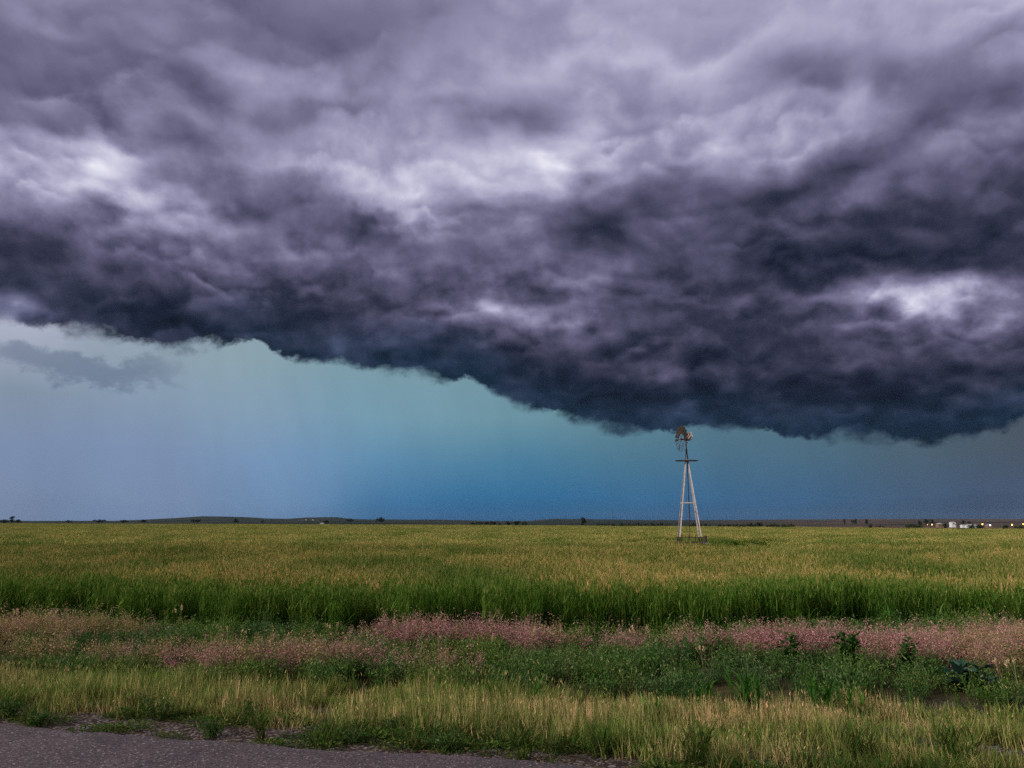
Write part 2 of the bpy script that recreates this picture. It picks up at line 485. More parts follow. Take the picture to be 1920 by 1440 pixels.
class MB:
    """collects quads / triangles with per-vertex attributes and links them as one mesh"""
    def __init__(self):
        self.v = []; self.f = []; self.mi = []; self.a = {}; self.n = 0

    def add(self, v, f, mat=0, **attr):
        v = np.asarray(v, float).reshape(-1, 3)
        self.v.append(v)
        f = np.asarray(f, np.int64)
        self.f.append((f + self.n, mat))
        for k in set(self.a) | set(attr):
            cur = self.a.setdefault(k, [np.zeros(self.n)] if self.n else [])
            val = attr.get(k, 0.0)
            cur.append(np.broadcast_to(np.asarray(val, float).reshape(-1), (len(v),)) if np.ndim(val) == 0 or np.size(val) == 1 else np.asarray(val, float).reshape(-1))
        self.n += len(v)

    def mesh(self, name, mats, smooth=False):
        me = bpy.data.meshes.new(name)
        V = np.concatenate(self.v)
        loops = []; starts = []; tot = []; mi = []; ls = 0
        for f, m in self.f:
            k = f.shape[1]
            loops.append(f.reshape(-1))
            starts.append(ls + np.arange(len(f)) * k)
            tot.append(np.full(len(f), k)); mi.append(np.full(len(f), m))
            ls += f.size
        me.vertices.add(len(V)); me.vertices.foreach_set('co', V.astype(np.float32).ravel())
        L = np.concatenate(loops).astype(np.int32)
        me.loops.add(len(L)); me.loops.foreach_set('vertex_index', L)
        S = np.concatenate(starts).astype(np.int32)
        me.polygons.add(len(S)); me.polygons.foreach_set('loop_start', S)
        me.polygons.foreach_set('loop_total', np.concatenate(tot).astype(np.int32))
        me.polygons.foreach_set('material_index', np.concatenate(mi).astype(np.int32))
        me.polygons.foreach_set('use_smooth', np.full(len(S), bool(smooth)))
        for k, c in self.a.items():
            at = me.attributes.new(k, 'FLOAT', 'POINT')
            at.data.foreach_set('value', np.concatenate(c).astype(np.float32))
        for m in mats: me.materials.append(m)
        me.update(calc_edges=True)
        return me

    def build(self, name, mats, parent=None, smooth=False, loc=None):
        if not isinstance(mats, (list, tuple)): mats = [mats]
        o = bpy.data.objects.new(name, self.mesh(name, mats, smooth))
        if loc is not None: o.location = loc
        if parent is not None: o.parent = parent
        COL.objects.link(o)
        return o

    # ---- shapes
    def box(self, c, s, rot=None, mat=0):
        c = Vector(c); hx, hy, hz = s[0] / 2, s[1] / 2, s[2] / 2
        vs = [Vector((x, y, z)) for z in (-hz, hz) for y in (-hy, hy) for x in (-hx, hx)]
        if rot is not None: vs = [rot @ p for p in vs]
        self.add([(p + c)[:] for p in vs], [(0, 2, 3, 1), (4, 5, 7, 6), (0, 1, 5, 4), (2, 6, 7, 3), (0, 4, 6, 2), (1, 3, 7, 5)], mat)

    def bar(self, a, b, w, d=None, mat=0, up=(0, 0, 1)):
        """rectangular bar from a to b"""
        a = Vector(a); b = Vector(b); d = d or w
        t = (b - a); Lg = t.length; t.normalize()
        u = Vector(up)
        if abs(t.dot(u)) > 0.98: u = Vector((0, 1, 0))
        s = t.cross(u).normalized(); n = s.cross(t)
        rot = Matrix((s, t, n)).transposed()
        self.box((a + b) / 2, (w, Lg, d), rot, mat)

    def angle(self, a, b, w, th, out, mat=0):
        """steel angle section from a to b, flanges spread along the two directions in out"""
        a = Vector(a); b = Vector(b)
        t = (b - a).normalized()
        for k in (0, 1):
            o1 = Vector(out[k]); o1 = (o1 - t * o1.dot(t)).normalized()
            o2 = Vector(out[1 - k]); o2 = (o2 - t * o2.dot(t)).normalized()
            p = [(-th / 2 if k else 0), w]
            vs = []
            for e in (a, b):
                for (m, q_) in ((0 if k == 0 else th, 0), (w, 0), (w, th), (0 if k == 0 else th, th)):
                    vs.append((e + o1 * m + o2 * q_)[:])
            self.add(vs, [(0, 1, 2, 3), (7, 6, 5, 4), (0, 4, 5, 1), (1, 5, 6, 2), (2, 6, 7, 3), (3, 7, 4, 0)], mat)

    def tube(self, pts, rad, seg=8, mat=0, cap=True):
        P = [Vector(p) for p in pts]
        r = rad if hasattr(rad, '__len__') else [rad] * len(P)
        ref = None; vs = []
        for i, p in enumerate(P):
            t = (P[min(i + 1, len(P) - 1)] - P[max(i - 1, 0)]).normalized()
            if ref is None: ref = t.orthogonal().normalized()
            ref = (ref - t * ref.dot(t)).normalized()
            bn = t.cross(ref)
            for k in range(seg):
                a = 2 * math.pi * k / seg
                vs.append((p + (ref * math.cos(a) + bn * math.sin(a)) * r[i])[:])
        fs = [(i * seg + k, i * seg + (k + 1) % seg, (i + 1) * seg + (k + 1) % seg, (i + 1) * seg + k) for i in range(len(P) - 1) for k in range(seg)]
        n0 = self.n
        self.add(vs, fs, mat)
        if cap:
            self.f.append((np.array([list(range(seg))[::-1]]) + n0, mat))
            self.f.append((np.array([list(range(seg))]) + n0 + (len(P) - 1) * seg, mat))

    def lathe(self, prof, seg=16, c=(0, 0, 0), mat=0):
        vs = []; m = len(prof)
        for k in range(seg):
            a = 2 * math.pi * k / seg
            for (r, z) in prof: vs.append((c[0] + r * math.cos(a), c[1] + r * math.sin(a), c[2] + z))
        fs = [(k * m + i, ((k + 1) % seg) * m + i, ((k + 1) % seg) * m + i + 1, k * m + i + 1) for k in range(seg) for i in range(m - 1)]
        self.add(vs, fs, mat)


VR = np.random.default_rng(99)                             # natural spread of tone from blade to blade


def ribbons(mb, base, az_, h, lean, curl, w, K=3, mat=0, droop=0.0, tip=0.15, tint=0.0, t0=0.0, face=None, bend=None):
    """N grass blades: arrays of base (N,3), lean azimuth, length, start lean, curl, width"""
    N = len(base)
    az_ = np.broadcast_to(az_, (N,)); h = np.broadcast_to(h, (N,)); w = np.broadcast_to(w, (N,))
    lean = np.broadcast_to(lean, (N,)); curl = np.broadcast_to(curl, (N,)); droop = np.broadcast_to(droop, (N,))
    face = az_ + np.pi / 2 if face is None else np.broadcast_to(face, (N,))
    t = np.linspace(0, 1, K + 1)
    ang = lean[:, None] + curl[:, None] * t[None, :]          # angle off vertical along the blade
    ds = h[:, None] / K
    am = (ang[:, 1:] + ang[:, :-1]) / 2
    r = np.concatenate([np.zeros((N, 1)), np.cumsum(np.sin(am) * ds, 1)], 1)
    z = np.concatenate([np.zeros((N, 1)), np.cumsum(np.cos(am) * ds, 1)], 1)
    cx = base[:, 0:1] + r * np.cos(az_)[:, None]
    cy_ = base[:, 1:2] + r * np.sin(az_)[:, None]
    cz = base[:, 2:3] + z
    ww = w[:, None] * np.maximum(tip, 1 - t[None, :] ** 2.2) * 0.5
    fx = np.cos(face)[:, None] * ww; fy = np.sin(face)[:, None] * ww
    V = np.stack([np.stack([cx - fx, cy_ - fy, cz], 2), np.stack([cx + fx, cy_ + fy, cz], 2)], 2)   # N,K+1,2,3
    idx = np.arange(N * (K + 1) * 2).reshape(N, K + 1, 2)
    F = np.stack([idx[:, :-1, 0], idx[:, :-1, 1], idx[:, 1:, 1], idx[:, 1:, 0]], 3 - 1).reshape(-1, 4)
    tv = np.broadcast_to(t[None, :, None] * (1 - t0) + t0, (N, K + 1, 2)).reshape(-1)
    ti = np.broadcast_to(np.broadcast_to(tint, (N,))[:, None, None], (N, K + 1, 2)).reshape(-1)
    vl = np.repeat(VR.lognormal(-.08, .52, N), (K + 1) * 2)
    mb.add(V.reshape(-1, 3), F, mat, t=tv, tint=ti, val=vl)
    return np.stack([cx[:, -1], cy_[:, -1], cz[:, -1]], 1), ang[:, -1]


def leaves(mb, c, d, up, Lg, w, mat=0, tint=0.0, t=1.0, fold=0.0):
    """N small pointed leaves at c along d (N,3)"""
    c = np.asarray(c); N = len(c)
    d = d / np.linalg.norm(d, axis=1, keepdims=True)
    s = np.cross(d, up); s /= np.linalg.norm(s, axis=1, keepdims=True) + 1e-9
    n_ = np.cross(s, d)
    Lg = np.broadcast_to(Lg, (N,))[:, None]; w = np.broadcast_to(w, (N,))[:, None]
    V = np.stack([c, c + d * Lg * .45 + s * w * .5 + n_ * fold * w, c + d * Lg, c + d * Lg * .45 - s * w * .5 + n_ * fold * w], 1)
    idx = np.arange(N * 4).reshape(N, 4)
    mb.add(V.reshape(-1, 3), idx, mat, t=np.repeat(np.broadcast_to(t, (N,)), 4), tint=np.repeat(np.broadcast_to(tint, (N,)), 4), val=np.repeat(VR.lognormal(-.08, .52, N), 4))


# ------------------------------------------------------------------ materials
def new_mat(name):
    m = bpy.data.materials.new(name)
    m.use_nodes = True
    m.node_tree.nodes.clear()
    t = NT(m.node_tree)
    out = t.n('ShaderNodeOutputMaterial')
    return m, t, out


def plain(name, col, rough=0.8, metal=0.0, nscale=8.0, var=0.25, col2=None, bump=0.0, spec=0.3):
    m, t, out = new_mat(name)
    b = t.n('ShaderNodeBsdfPrincipled')
    tc = t.n('ShaderNodeTexCoord').outputs['Object']
    nz = t.noise(tc, nscale, 5.0, 0.6)[0]
    f = t.mr(nz, 0.35, 0.65)
    c2 = col2 if col2 is not None else tuple(c * (1 - var) for c in col)
    t.put(b.inputs['Base Color'], t.mix(f, tuple(col), tuple(c2)))
    b.inputs['Roughness'].default_value = rough
    b.inputs['Metallic'].default_value = metal
    b.inputs['Specular IOR Level'].default_value = spec
    if bump:
        bp = t.n('ShaderNodeBump')
        bp.inputs['Strength'].default_value = bump
        t.put(bp.inputs['Height'], nz)
        t.put(b.inputs['Normal'], bp.outputs[0])
    t.put(out.inputs[0], b.outputs[0])
    return m


def leafy(name, c_lo, c_hi, c_tint, trans=0.3, jitter=0.25, patch=None, pscale=(0.25, 0.6)):
    """foliage: colour from blade height, per-blade tint, per-plant random and a patch noise in the ground plane"""
    m, t, out = new_mat(name)
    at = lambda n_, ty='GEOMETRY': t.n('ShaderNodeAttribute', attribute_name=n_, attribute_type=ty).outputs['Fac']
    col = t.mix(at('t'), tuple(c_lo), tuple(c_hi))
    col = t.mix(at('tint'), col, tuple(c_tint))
    rnd = t.n('ShaderNodeObjectInfo').outputs['Random']
    if patch is not None:
        pos = t.n('ShaderNodeNewGeometry').outputs['Position']
        px_, py_, pz_ = t.sep(pos)
        nz = t.noise(t.xyz(t.m('MULTIPLY', px_, pscale[0]), t.m('MULTIPLY', py_, pscale[1]), 0.0), 1.0, 4.0, 0.6, dim='2D')[0]
        col = t.mix(t.m('MULTIPLY', t.mr(nz, 0.40, 0.66), 0.8), col, t.mix(1.0, col, tuple(patch), blend='MULTIPLY'))
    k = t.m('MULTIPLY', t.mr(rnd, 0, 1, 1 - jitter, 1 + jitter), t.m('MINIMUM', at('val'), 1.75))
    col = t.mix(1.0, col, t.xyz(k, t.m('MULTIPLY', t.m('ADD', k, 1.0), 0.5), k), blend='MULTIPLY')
    d = t.n('ShaderNodeBsdfDiffuse'); t.put(d.inputs[0], col)
    tr = t.n('ShaderNodeBsdfTranslucent'); t.put(tr.inputs[0], col)
    ms_ = t.n('ShaderNodeMixShader'); ms_.inputs[0].default_value = trans
    t.put(ms_.inputs[1], d.outputs[0]); t.put(ms_.inputs[2], tr.outputs[0])
    t.put(out.inputs[0], ms_.outputs[0])
    return m


# ================================================================== ground, road, hills
# strips run roughly along the road; their borders are given by points on the ground
def border(pts, z=0.0):
    w = [on_ground(px, py, z) for px, py in pts]
    xs = np.array([p.x for p in w]); ys = np.array([p.y for p in w])
    s0 = (ys[1] - ys[0]) / (xs[1] - xs[0]); s1 = (ys[-1] - ys[-2]) / (xs[-1] - xs[-2])
    xs = np.concatenate([[xs[0] - 60], xs, [xs[-1] + 60]])
    ys = np.concatenate([[ys[0] - 60 * s0 * .6], ys, [ys[-1] + 60 * s1 * .6]])
    return lambda x: np.interp(x, xs, ys)


A_, B_ = on_ground(0, 1362), on_ground(1100, 1440)
RS = (B_.y - A_.y) / (B_.x - A_.x)
road_edge = lambda x: A_.y + RS * (np.asarray(x) - A_.x)
grass_near = border([(0, 1330), (330, 1347), (640, 1372), (960, 1395), (1280, 1432), (1700, 1475)])
grass_far = border([(0, 1255), (640, 1276), (1280, 1299), (1920, 1316)])
wheat_front = border([(0, 1172), (300, 1180), (640, 1197), (1100, 1207), (1400, 1200), (1560, 1176), (1920, 1186)])


def field_end(x):
    """far edge of the wheat"""
    return np.interp(x, [-900, -400, -130, 0, 46, 86, 130, 300], [1150, 640, 410, 292, 215, 142, 118, 80])


def gz(x, y):
    """ground height"""
    x = np.asarray(x, float); y = np.asarray(y, float)
    z = -0.02 + 0 * x
    d = y - road_edge(x)
    z = z - 0.16 * np.exp(-((d - 3.2) / 1.6) ** 2)                               # shallow ditch
    m_ = np.clip((d - 0.2) / 1.5, 0, 1) * np.clip((400 - y) / 300, 0, 1)
    z = z + (fbm(x * .45, y * .45, 3) - .5) * 0.10 * m_
    md = np.hypot(x - WM.x, y - WM.y)
    z = z + 0.30 * np.exp(-(md / 3.6) ** 4)                                       # mound under the windmill
    r = np.hypot(x, y)
    drop = np.clip((y - field_end(x)) / 500, 0, 1) * np.clip(x / 250 + .6, 0, 1)
    z = z - 4.2 * drop * drop * (3 - 2 * drop)
    azd = np.degrees(np.arctan2(x, np.maximum(y, 1)))
    rise = np.clip((r - 1300) / 2500, 0, 1); rise = rise * rise * (3 - 2 * rise)
    ridge = np.interp(azd, [-40, -33, -26, -23.5, -21, -18.5, -16, -14, -12.2, -11, -8, -5, -2, 1, 3, 6, 9, 14, 20, 24, 28, 33, 40],
                      [2, 2.6, 3, 9, 19, 18, 9, 16, 17, 9, 8, 8, 3, 5, 13, 11, 8, 7.5, 10, 11, 11, 10, 10])
    ridge = ridge + (fbm(azd * 1.4, r / 900, 9) - .5) * 2.6
    return z + rise * ridge * (r / 4300) * 1.40


WM = at_depth(1293.5, 1024, 60.0)
WM.z = 0.0
WMZ = 0.28

# ground sheet: fine near the camera, coarse to the horizon
ys = np.concatenate([np.linspace(-60, 4, 10), np.linspace(5, 24, 90), np.linspace(25, 70, 40), np.geomspace(73, 9000, 90)])
us = np.concatenate([-np.geomspace(0.02, 2.5, 60)[::-1], [0], np.geomspace(0.02, 2.5, 60)])
gx = us[None, :] * (np.maximum(np.abs(ys), 14)[:, None] + 8)
gy = np.broadcast_to(ys[:, None], gx.shape)
V = np.stack([gx, gy, gz(gx, gy)], 2)
nx, ny = len(us), len(ys)
idx = np.arange(nx * ny).reshape(ny, nx)
F = np.stack([idx[:-1, :-1], idx[:-1, 1:], idx[1:, 1:], idx[1:, :-1]], 2).reshape(-1, 4)

m_ground, t, out = new_mat('ground_soil')
pos = t.n('ShaderNodeNewGeometry').outputs['Position']
px_, py_, pz_ = t.sep(pos)
dist = t.vm('LENGTH', pos)
soil = t.ramp(t.noise(pos, 6.0, 8.0, 0.65)[0], [(0.3, (0.018, 0.012, 0.010)), (0.6, (0.048, 0.033, 0.029)), (0.75, (0.09, 0.068, 0.062))])
stones = t.vor(pos, 42.0)
soil = t.mix(t.mr(t.sep(stones[1])[0], 0.72, 0.80), soil, t.mix(t.sep(stones[1])[1], (0.10, 0.085, 0.09), (0.22, 0.19, 0.19)))
thatch = t.ramp(t.noise(pos, 3.0, 6.0, 0.6)[0], [(0.35, (0.018, 0.022, 0.008)), (0.65, (0.060, 0.043, 0.020))])
far1 = t.noise(t.xyz(t.m('MULTIPLY', px_, 0.004), t.m('MULTIPLY', py_, 0.0016), 0.0), 1.0, 6.0, 0.62, dim='2D')[0]
farg = t.ramp(far1, [(0.36, (0.008, 0.014, 0.008)), (0.52, (0.014, 0.020, 0.011)), (0.64, (0.030, 0.030, 0.017))])
farb = t.ramp(far1, [(0.36, (0.020, 0.024, 0.013)), (0.46, (0.055, 0.036, 0.026)), (0.60, (0.080, 0.050, 0.036))])
farc = t.mix(t.mr(t.m('DIVIDE', px_, py_), 0.22, 0.40), farg, farb)
col = t.mix(t.mr(py_, 9.5, 11.0), soil, thatch)
col = t.mix(t.mr(dist, 120.0, 170.0), col, farc)
b = t.n('ShaderNodeBsdfPrincipled')
t.put(b.inputs['Base Color'], col)
b.inputs['Roughness'].default_value = 0.95
b.inputs['Specular IOR Level'].default_value = 0.1
bp = t.n('ShaderNodeBump'); bp.inputs['Strength'].default_value = 0.6; bp.inputs['Distance'].default_value = 0.02
t.put(bp.inputs['Height'], t.m('ADD', t.noise(pos, 30.0, 5.0, 0.6)[0], t.m('MULTIPLY', stones[0], -0.6)))
t.put(b.inputs['Normal'], bp.outputs[0])
t.put(out.inputs[0], b.outputs[0])
mb = MB(); mb.add(V.reshape(-1, 3), F)
ground = mb.build('ground', m_ground, smooth=True)
tag(ground, kind='structure')

# asphalt road with a crumbled edge
m_road, t, out = new_mat('asphalt')
pos = t.n('ShaderNodeNewGeometry').outputs['Position']
v1 = t.vor(pos, 75.0); v2 = t.vor(pos, 62.0)
base = t.ramp(t.noise(pos, 1.2, 6.0, 0.6)[0], [(0.3, (0.039, 0.029, 0.034)), (0.7, (0.070, 0.052, 0.060))])
agg = t.sep(v1[1])[0]
col = t.mix(t.mr(agg, 0.0, 1.0, 0.0, 1.0), t.mix(1.0, base, (0.25, 0.25, 0.25), blend='MULTIPLY'), t.mix(1.0, base, (2.1, 2.05, 2.05), blend='MULTIPLY'))
col = t.mix(t.mr(t.sep(v2[1])[1], 0.955, 0.965), col, (0.22, 0.18, 0.19))
b = t.n('ShaderNodeBsdfPrincipled')
t.put(b.inputs['Base Color'], col)
b.inputs['Roughness'].default_value = 0.75
b.inputs['Specular IOR Level'].default_value = 0.35
bp = t.n('ShaderNodeBump'); bp.inputs['Strength'].default_value = 0.7; bp.inputs['Distance'].default_value = 0.006
t.put(bp.inputs['Height'], t.m('ADD', v1[0], t.m('MULTIPLY', v2[0], 0.7)))
t.put(b.inputs['Normal'], bp.outputs[0])
t.put(out.inputs[0], b.outputs[0])
mb = MB()
xs = np.linspace(-40, 40, 900)
e = road_edge(xs) + (fbm(xs * 1.1, xs * 0 + 1.3, 5, 3) - .5) * 0.34 + (fbm(xs * 9, xs * 0 + 2.3, 8, 2) - .5) * 0.10
rows_ = [(-9.0, 0.0), (-3.0, 0.03), (-0.15, 0.022), (0.0, 0.012), (0.02, -0.05)]
V = np.stack([np.stack([xs, e + o_ if o_ > -1 else road_edge(xs) + o_, np.full_like(xs, z_)], 1) for o_, z_ in rows_], 0)
n_ = len(xs); idx = np.arange(len(rows_) * n_).reshape(len(rows_), n_)
F = np.stack([idx[:-1, :-1], idx[:-1, 1:], idx[1:, 1:], idx[1:, :-1]], 2).reshape(-1, 4)
mb.add(V.reshape(-1, 3), F)
road = mb.build('road', m_road)
tag(road, kind='structure')


# ================================================================== vegetation that nobody could count
def scatter(name, sources, P, rotz, scale, pick, tilt=None):
    """one object: a cloud of points, each carrying one of the source clumps"""
    col = bpy.data.collections.new(name + '_sources')
    for s in sources: col.objects.link(s)
    me = bpy.data.meshes.new(name)
    N = len(P)
    me.vertices.add(N)
    me.vertices.foreach_set('co', np.asarray(P, np.float32).ravel())
    rot = np.zeros((N, 3), np.float32); rot[:, 2] = rotz
    if tilt is not None: rot[:, :2] = tilt
    a = me.attributes.new('rot', 'FLOAT_VECTOR', 'POINT'); a.data.foreach_set('vector', rot.ravel())
    scale = np.asarray(scale, np.float32)
    if scale.ndim == 1: scale = np.repeat(scale[:, None], 3, 1)
    a = me.attributes.new('scl', 'FLOAT_VECTOR', 'POINT'); a.data.foreach_set('vector', scale.ravel())
    a = me.attributes.new('pick', 'INT', 'POINT'); a.data.foreach_set('value', np.asarray(pick, np.int32))
    o = bpy.data.objects.new(name, me)
    COL.objects.link(o)
    ng = bpy.data.node_groups.new(name, 'GeometryNodeTree')
    ng.interface.new_socket('Geometry', in_out='INPUT', socket_type='NodeSocketGeometry')
    ng.interface.new_socket('Geometry', in_out='OUTPUT', socket_type='NodeSocketGeometry')
    nn = ng.nodes.new; lk = ng.links.new
    gi = nn('NodeGroupInput'); go = nn('NodeGroupOutput')
    ci = nn('GeometryNodeCollectionInfo')
    ci.inputs['Collection'].default_value = col
    ci.inputs['Separate Children'].default_value = True
    ci.inputs['Reset Children'].default_value = True
    ip = nn('GeometryNodeInstanceOnPoints')

    def attr(nm, ty):
        q_ = nn('GeometryNodeInputNamedAttribute'); q_.data_type = ty
        q_.inputs['Name'].default_value = nm
        return [s for s in q_.outputs if s.enabled][0]
    lk(gi.outputs[0], ip.inputs['Points'])
    lk(ci.outputs[0], ip.inputs['Instance'])
    ip.inputs['Pick Instance'].default_value = True
    lk(attr('pick', 'INT'), ip.inputs['Instance Index'])
    er = nn('FunctionNodeEulerToRotation')
    lk(attr('rot', 'FLOAT_VECTOR'), er.inputs[0])
    lk(er.outputs[0], ip.inputs['Rotation'])
    lk(attr('scl', 'FLOAT_VECTOR'), ip.inputs['Scale'])
    lk(ip.outputs[0], go.inputs[0])
    md = o.modifiers.new('scatter', 'NODES'); md.node_group = ng
    tag(o, kind='stuff')
    return o


def src(mb, name, mats):
    return bpy.data.objects.new(name, mb.mesh(name, mats))


# ---- wheat
m_wheat_leaf = leafy('wheat_leaf', (0.006, 0.018, 0.004), (0.068, 0.165, 0.018), (0.17, 0.21, 0.045), 0.28, 0.25, patch=(0.75, 0.85, 0.8), pscale=(0.20, 0.13))  # near-black low end puts the shade between the stalks into the colour
m_wheat_head = leafy('wheat_head', (0.19, 0.20, 0.040), (0.33, 0.290, 0.075), (0.44, 0.33, 0.13), 0.22, 0.25, patch=(0.22, 0.50, 0.28), pscale=(0.20, 0.13))
m_green_head = leafy('green_wheat_head', (0.060, 0.130, 0.018), (0.10, 0.19, 0.030), (0.18, 0.22, 0.05), 0.25, 0.25)


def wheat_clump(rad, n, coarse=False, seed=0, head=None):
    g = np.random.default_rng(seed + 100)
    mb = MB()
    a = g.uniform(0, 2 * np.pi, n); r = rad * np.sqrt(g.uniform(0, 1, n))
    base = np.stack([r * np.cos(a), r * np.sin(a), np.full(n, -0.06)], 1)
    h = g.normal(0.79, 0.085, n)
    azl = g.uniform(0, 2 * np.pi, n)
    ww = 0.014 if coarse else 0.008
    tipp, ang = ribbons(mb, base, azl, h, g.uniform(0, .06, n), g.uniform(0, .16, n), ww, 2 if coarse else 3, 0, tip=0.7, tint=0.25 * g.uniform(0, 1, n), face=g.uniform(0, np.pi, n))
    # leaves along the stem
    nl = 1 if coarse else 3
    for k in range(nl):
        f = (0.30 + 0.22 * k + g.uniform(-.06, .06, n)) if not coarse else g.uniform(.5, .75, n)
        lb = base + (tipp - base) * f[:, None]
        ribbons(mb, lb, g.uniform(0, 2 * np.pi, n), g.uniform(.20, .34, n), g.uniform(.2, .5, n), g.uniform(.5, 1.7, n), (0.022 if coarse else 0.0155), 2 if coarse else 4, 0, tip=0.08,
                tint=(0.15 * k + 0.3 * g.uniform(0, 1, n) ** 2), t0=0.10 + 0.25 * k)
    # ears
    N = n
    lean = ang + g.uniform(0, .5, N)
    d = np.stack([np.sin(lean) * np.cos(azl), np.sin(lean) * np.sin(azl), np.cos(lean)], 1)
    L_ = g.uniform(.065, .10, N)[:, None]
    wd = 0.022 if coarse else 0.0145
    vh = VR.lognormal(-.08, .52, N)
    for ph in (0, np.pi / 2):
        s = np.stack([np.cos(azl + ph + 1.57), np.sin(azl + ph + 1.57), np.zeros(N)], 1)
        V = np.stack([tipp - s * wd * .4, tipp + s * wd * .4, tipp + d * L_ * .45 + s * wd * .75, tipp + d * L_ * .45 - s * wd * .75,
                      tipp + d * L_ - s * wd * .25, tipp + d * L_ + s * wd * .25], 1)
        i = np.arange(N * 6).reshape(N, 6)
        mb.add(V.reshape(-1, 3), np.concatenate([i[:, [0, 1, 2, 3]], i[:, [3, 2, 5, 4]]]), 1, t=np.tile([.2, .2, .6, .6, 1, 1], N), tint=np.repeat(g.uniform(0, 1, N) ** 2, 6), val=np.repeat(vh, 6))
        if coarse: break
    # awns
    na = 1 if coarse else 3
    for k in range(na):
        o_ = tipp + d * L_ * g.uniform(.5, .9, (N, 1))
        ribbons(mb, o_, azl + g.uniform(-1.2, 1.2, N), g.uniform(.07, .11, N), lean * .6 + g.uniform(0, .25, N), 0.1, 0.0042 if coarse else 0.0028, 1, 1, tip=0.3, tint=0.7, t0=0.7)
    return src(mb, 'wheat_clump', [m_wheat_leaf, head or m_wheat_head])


def wheat_height(x, y):
    k = 0.97 + 0.36 * (fbm(x * .20, y * .14, 21) - .5) + 0.22 * (fbm(x * .7, y * 1.0, 22) - .5)
    # thin and short on the worn ground by the windmill
    dx_ = (x - WM.x); dy_ = (y - WM.y)
    rr = np.hypot(dx_ / 1.15, np.where(dy_ < 0, dy_ / 3.4, dy_ / 1.0))
    k = k * np.clip((rr - 2.5) / 3.4, 0.0, 1.0) ** .9
    tr = np.abs(np.mod(y + 3 * np.sin(x * .02) + 0.05 * x, 27.0) - 13.5)
    k = k * (1 - .30 * np.exp(-(tr / .55) ** 2) * (y > 24))
    return k


def wheat_points(y0, y1, dens, spread, g):
    """random points in the visible wedge (with room to the sides)"""
    W1 = 0.80 * y1 + spread
    n = int((y1 - y0) * 2 * W1 * dens)
    y = g.uniform(y0, y1, n); x = g.uniform(-W1, W1, n)
    keep = (np.abs(x) < 0.80 * y + spread)
    x, y = x[keep], y[keep]
    wf = wheat_front(x) + (fbm(x * .8, x * 0, 31) - .5) * 1.0 + (fbm(x * 4, x * 0, 32) - .5) * .35
    keep = (y > wf) & (y < field_end(x))
    return x[keep], y[keep]


g = np.random.default_rng(5)
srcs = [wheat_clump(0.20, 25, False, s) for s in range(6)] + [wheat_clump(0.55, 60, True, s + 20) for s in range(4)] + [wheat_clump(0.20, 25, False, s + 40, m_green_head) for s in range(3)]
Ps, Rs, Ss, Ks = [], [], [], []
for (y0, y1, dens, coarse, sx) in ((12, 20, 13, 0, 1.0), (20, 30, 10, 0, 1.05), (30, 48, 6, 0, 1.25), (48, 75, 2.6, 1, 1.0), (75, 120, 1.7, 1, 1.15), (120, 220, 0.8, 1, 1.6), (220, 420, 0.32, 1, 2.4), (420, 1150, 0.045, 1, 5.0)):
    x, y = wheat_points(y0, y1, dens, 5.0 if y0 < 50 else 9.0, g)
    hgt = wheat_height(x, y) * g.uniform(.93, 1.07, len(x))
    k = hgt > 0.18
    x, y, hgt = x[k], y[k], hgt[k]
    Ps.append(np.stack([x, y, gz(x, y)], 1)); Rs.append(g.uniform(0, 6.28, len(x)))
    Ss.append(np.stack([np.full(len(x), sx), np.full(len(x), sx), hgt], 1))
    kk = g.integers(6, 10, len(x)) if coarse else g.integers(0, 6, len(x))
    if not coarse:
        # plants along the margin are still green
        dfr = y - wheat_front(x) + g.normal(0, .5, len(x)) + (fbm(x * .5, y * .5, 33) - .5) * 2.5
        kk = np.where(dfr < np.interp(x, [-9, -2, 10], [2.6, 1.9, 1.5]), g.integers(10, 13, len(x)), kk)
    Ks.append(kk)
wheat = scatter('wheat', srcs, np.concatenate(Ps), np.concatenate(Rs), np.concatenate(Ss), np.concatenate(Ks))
print('wheat clumps', sum(len(p) for p in Ps))

# ---- mown grass strip: straw and green blades mixed
m_grass = leafy('grass_blade', (0.105, 0.055, 0.024), (0.090, 0.180, 0.024), (0.45, 0.325, 0.155), 0.22, 0.32, patch=(0.58, 0.88, 0.55), pscale=(0.5, 0.9))


def grass_clump(rad, n, hm, seed, straw=0.5, wide=0.0085):
    g = np.random.default_rng(seed + 300)
    mb = MB()
    a = g.uniform(0, 2 * np.pi, n); r = rad * np.sqrt(g.uniform(0, 1, n))
    base = np.stack([r * np.cos(a), r * np.sin(a), np.full(n, -0.03)], 1)
    st = g.uniform(0, 1, n) < straw
    h = np.where(st, g.normal(hm * 1.05, hm * .30, n), g.normal(hm * .85, hm * .26, n)).clip(.06)
    tipp, an_ = ribbons(mb, base, g.uniform(0, 6.28, n), h, g.uniform(0, .22, n), np.where(st, g.uniform(0, .3, n), g.uniform(.2, 1.1, n)),
            np.where(st, wide * .8, wide * 1.15), 3, 0, tip=0.12, tint=np.where(st, g.uniform(.55, 1, n), g.uniform(0, .25, n)), face=g.uniform(0, 3.14, n))
    # narrow seed heads on part of the straws
    k = st & (g.uniform(0, 1, n) < .16)
    ribbons(mb, tipp[k] - [0, 0, .02], g.uniform(0, 6.28, k.sum()), g.uniform(.04, .07, k.sum()), .15, .3, wide * 1.15, 2, 0, tip=.3, tint=g.uniform(.6, 1, k.sum()), t0=.9, face=g.uniform(0, 3.14, k.sum()))
    return src(mb, 'grass_clump', [m_grass])


def strip_points(n, lo, hi, g, xr=17.0):
    x = g.uniform(-xr, xr, n); f = g.uniform(0, 1, n)
    return x, lo(x) + (hi(x) - lo(x)) * f, f


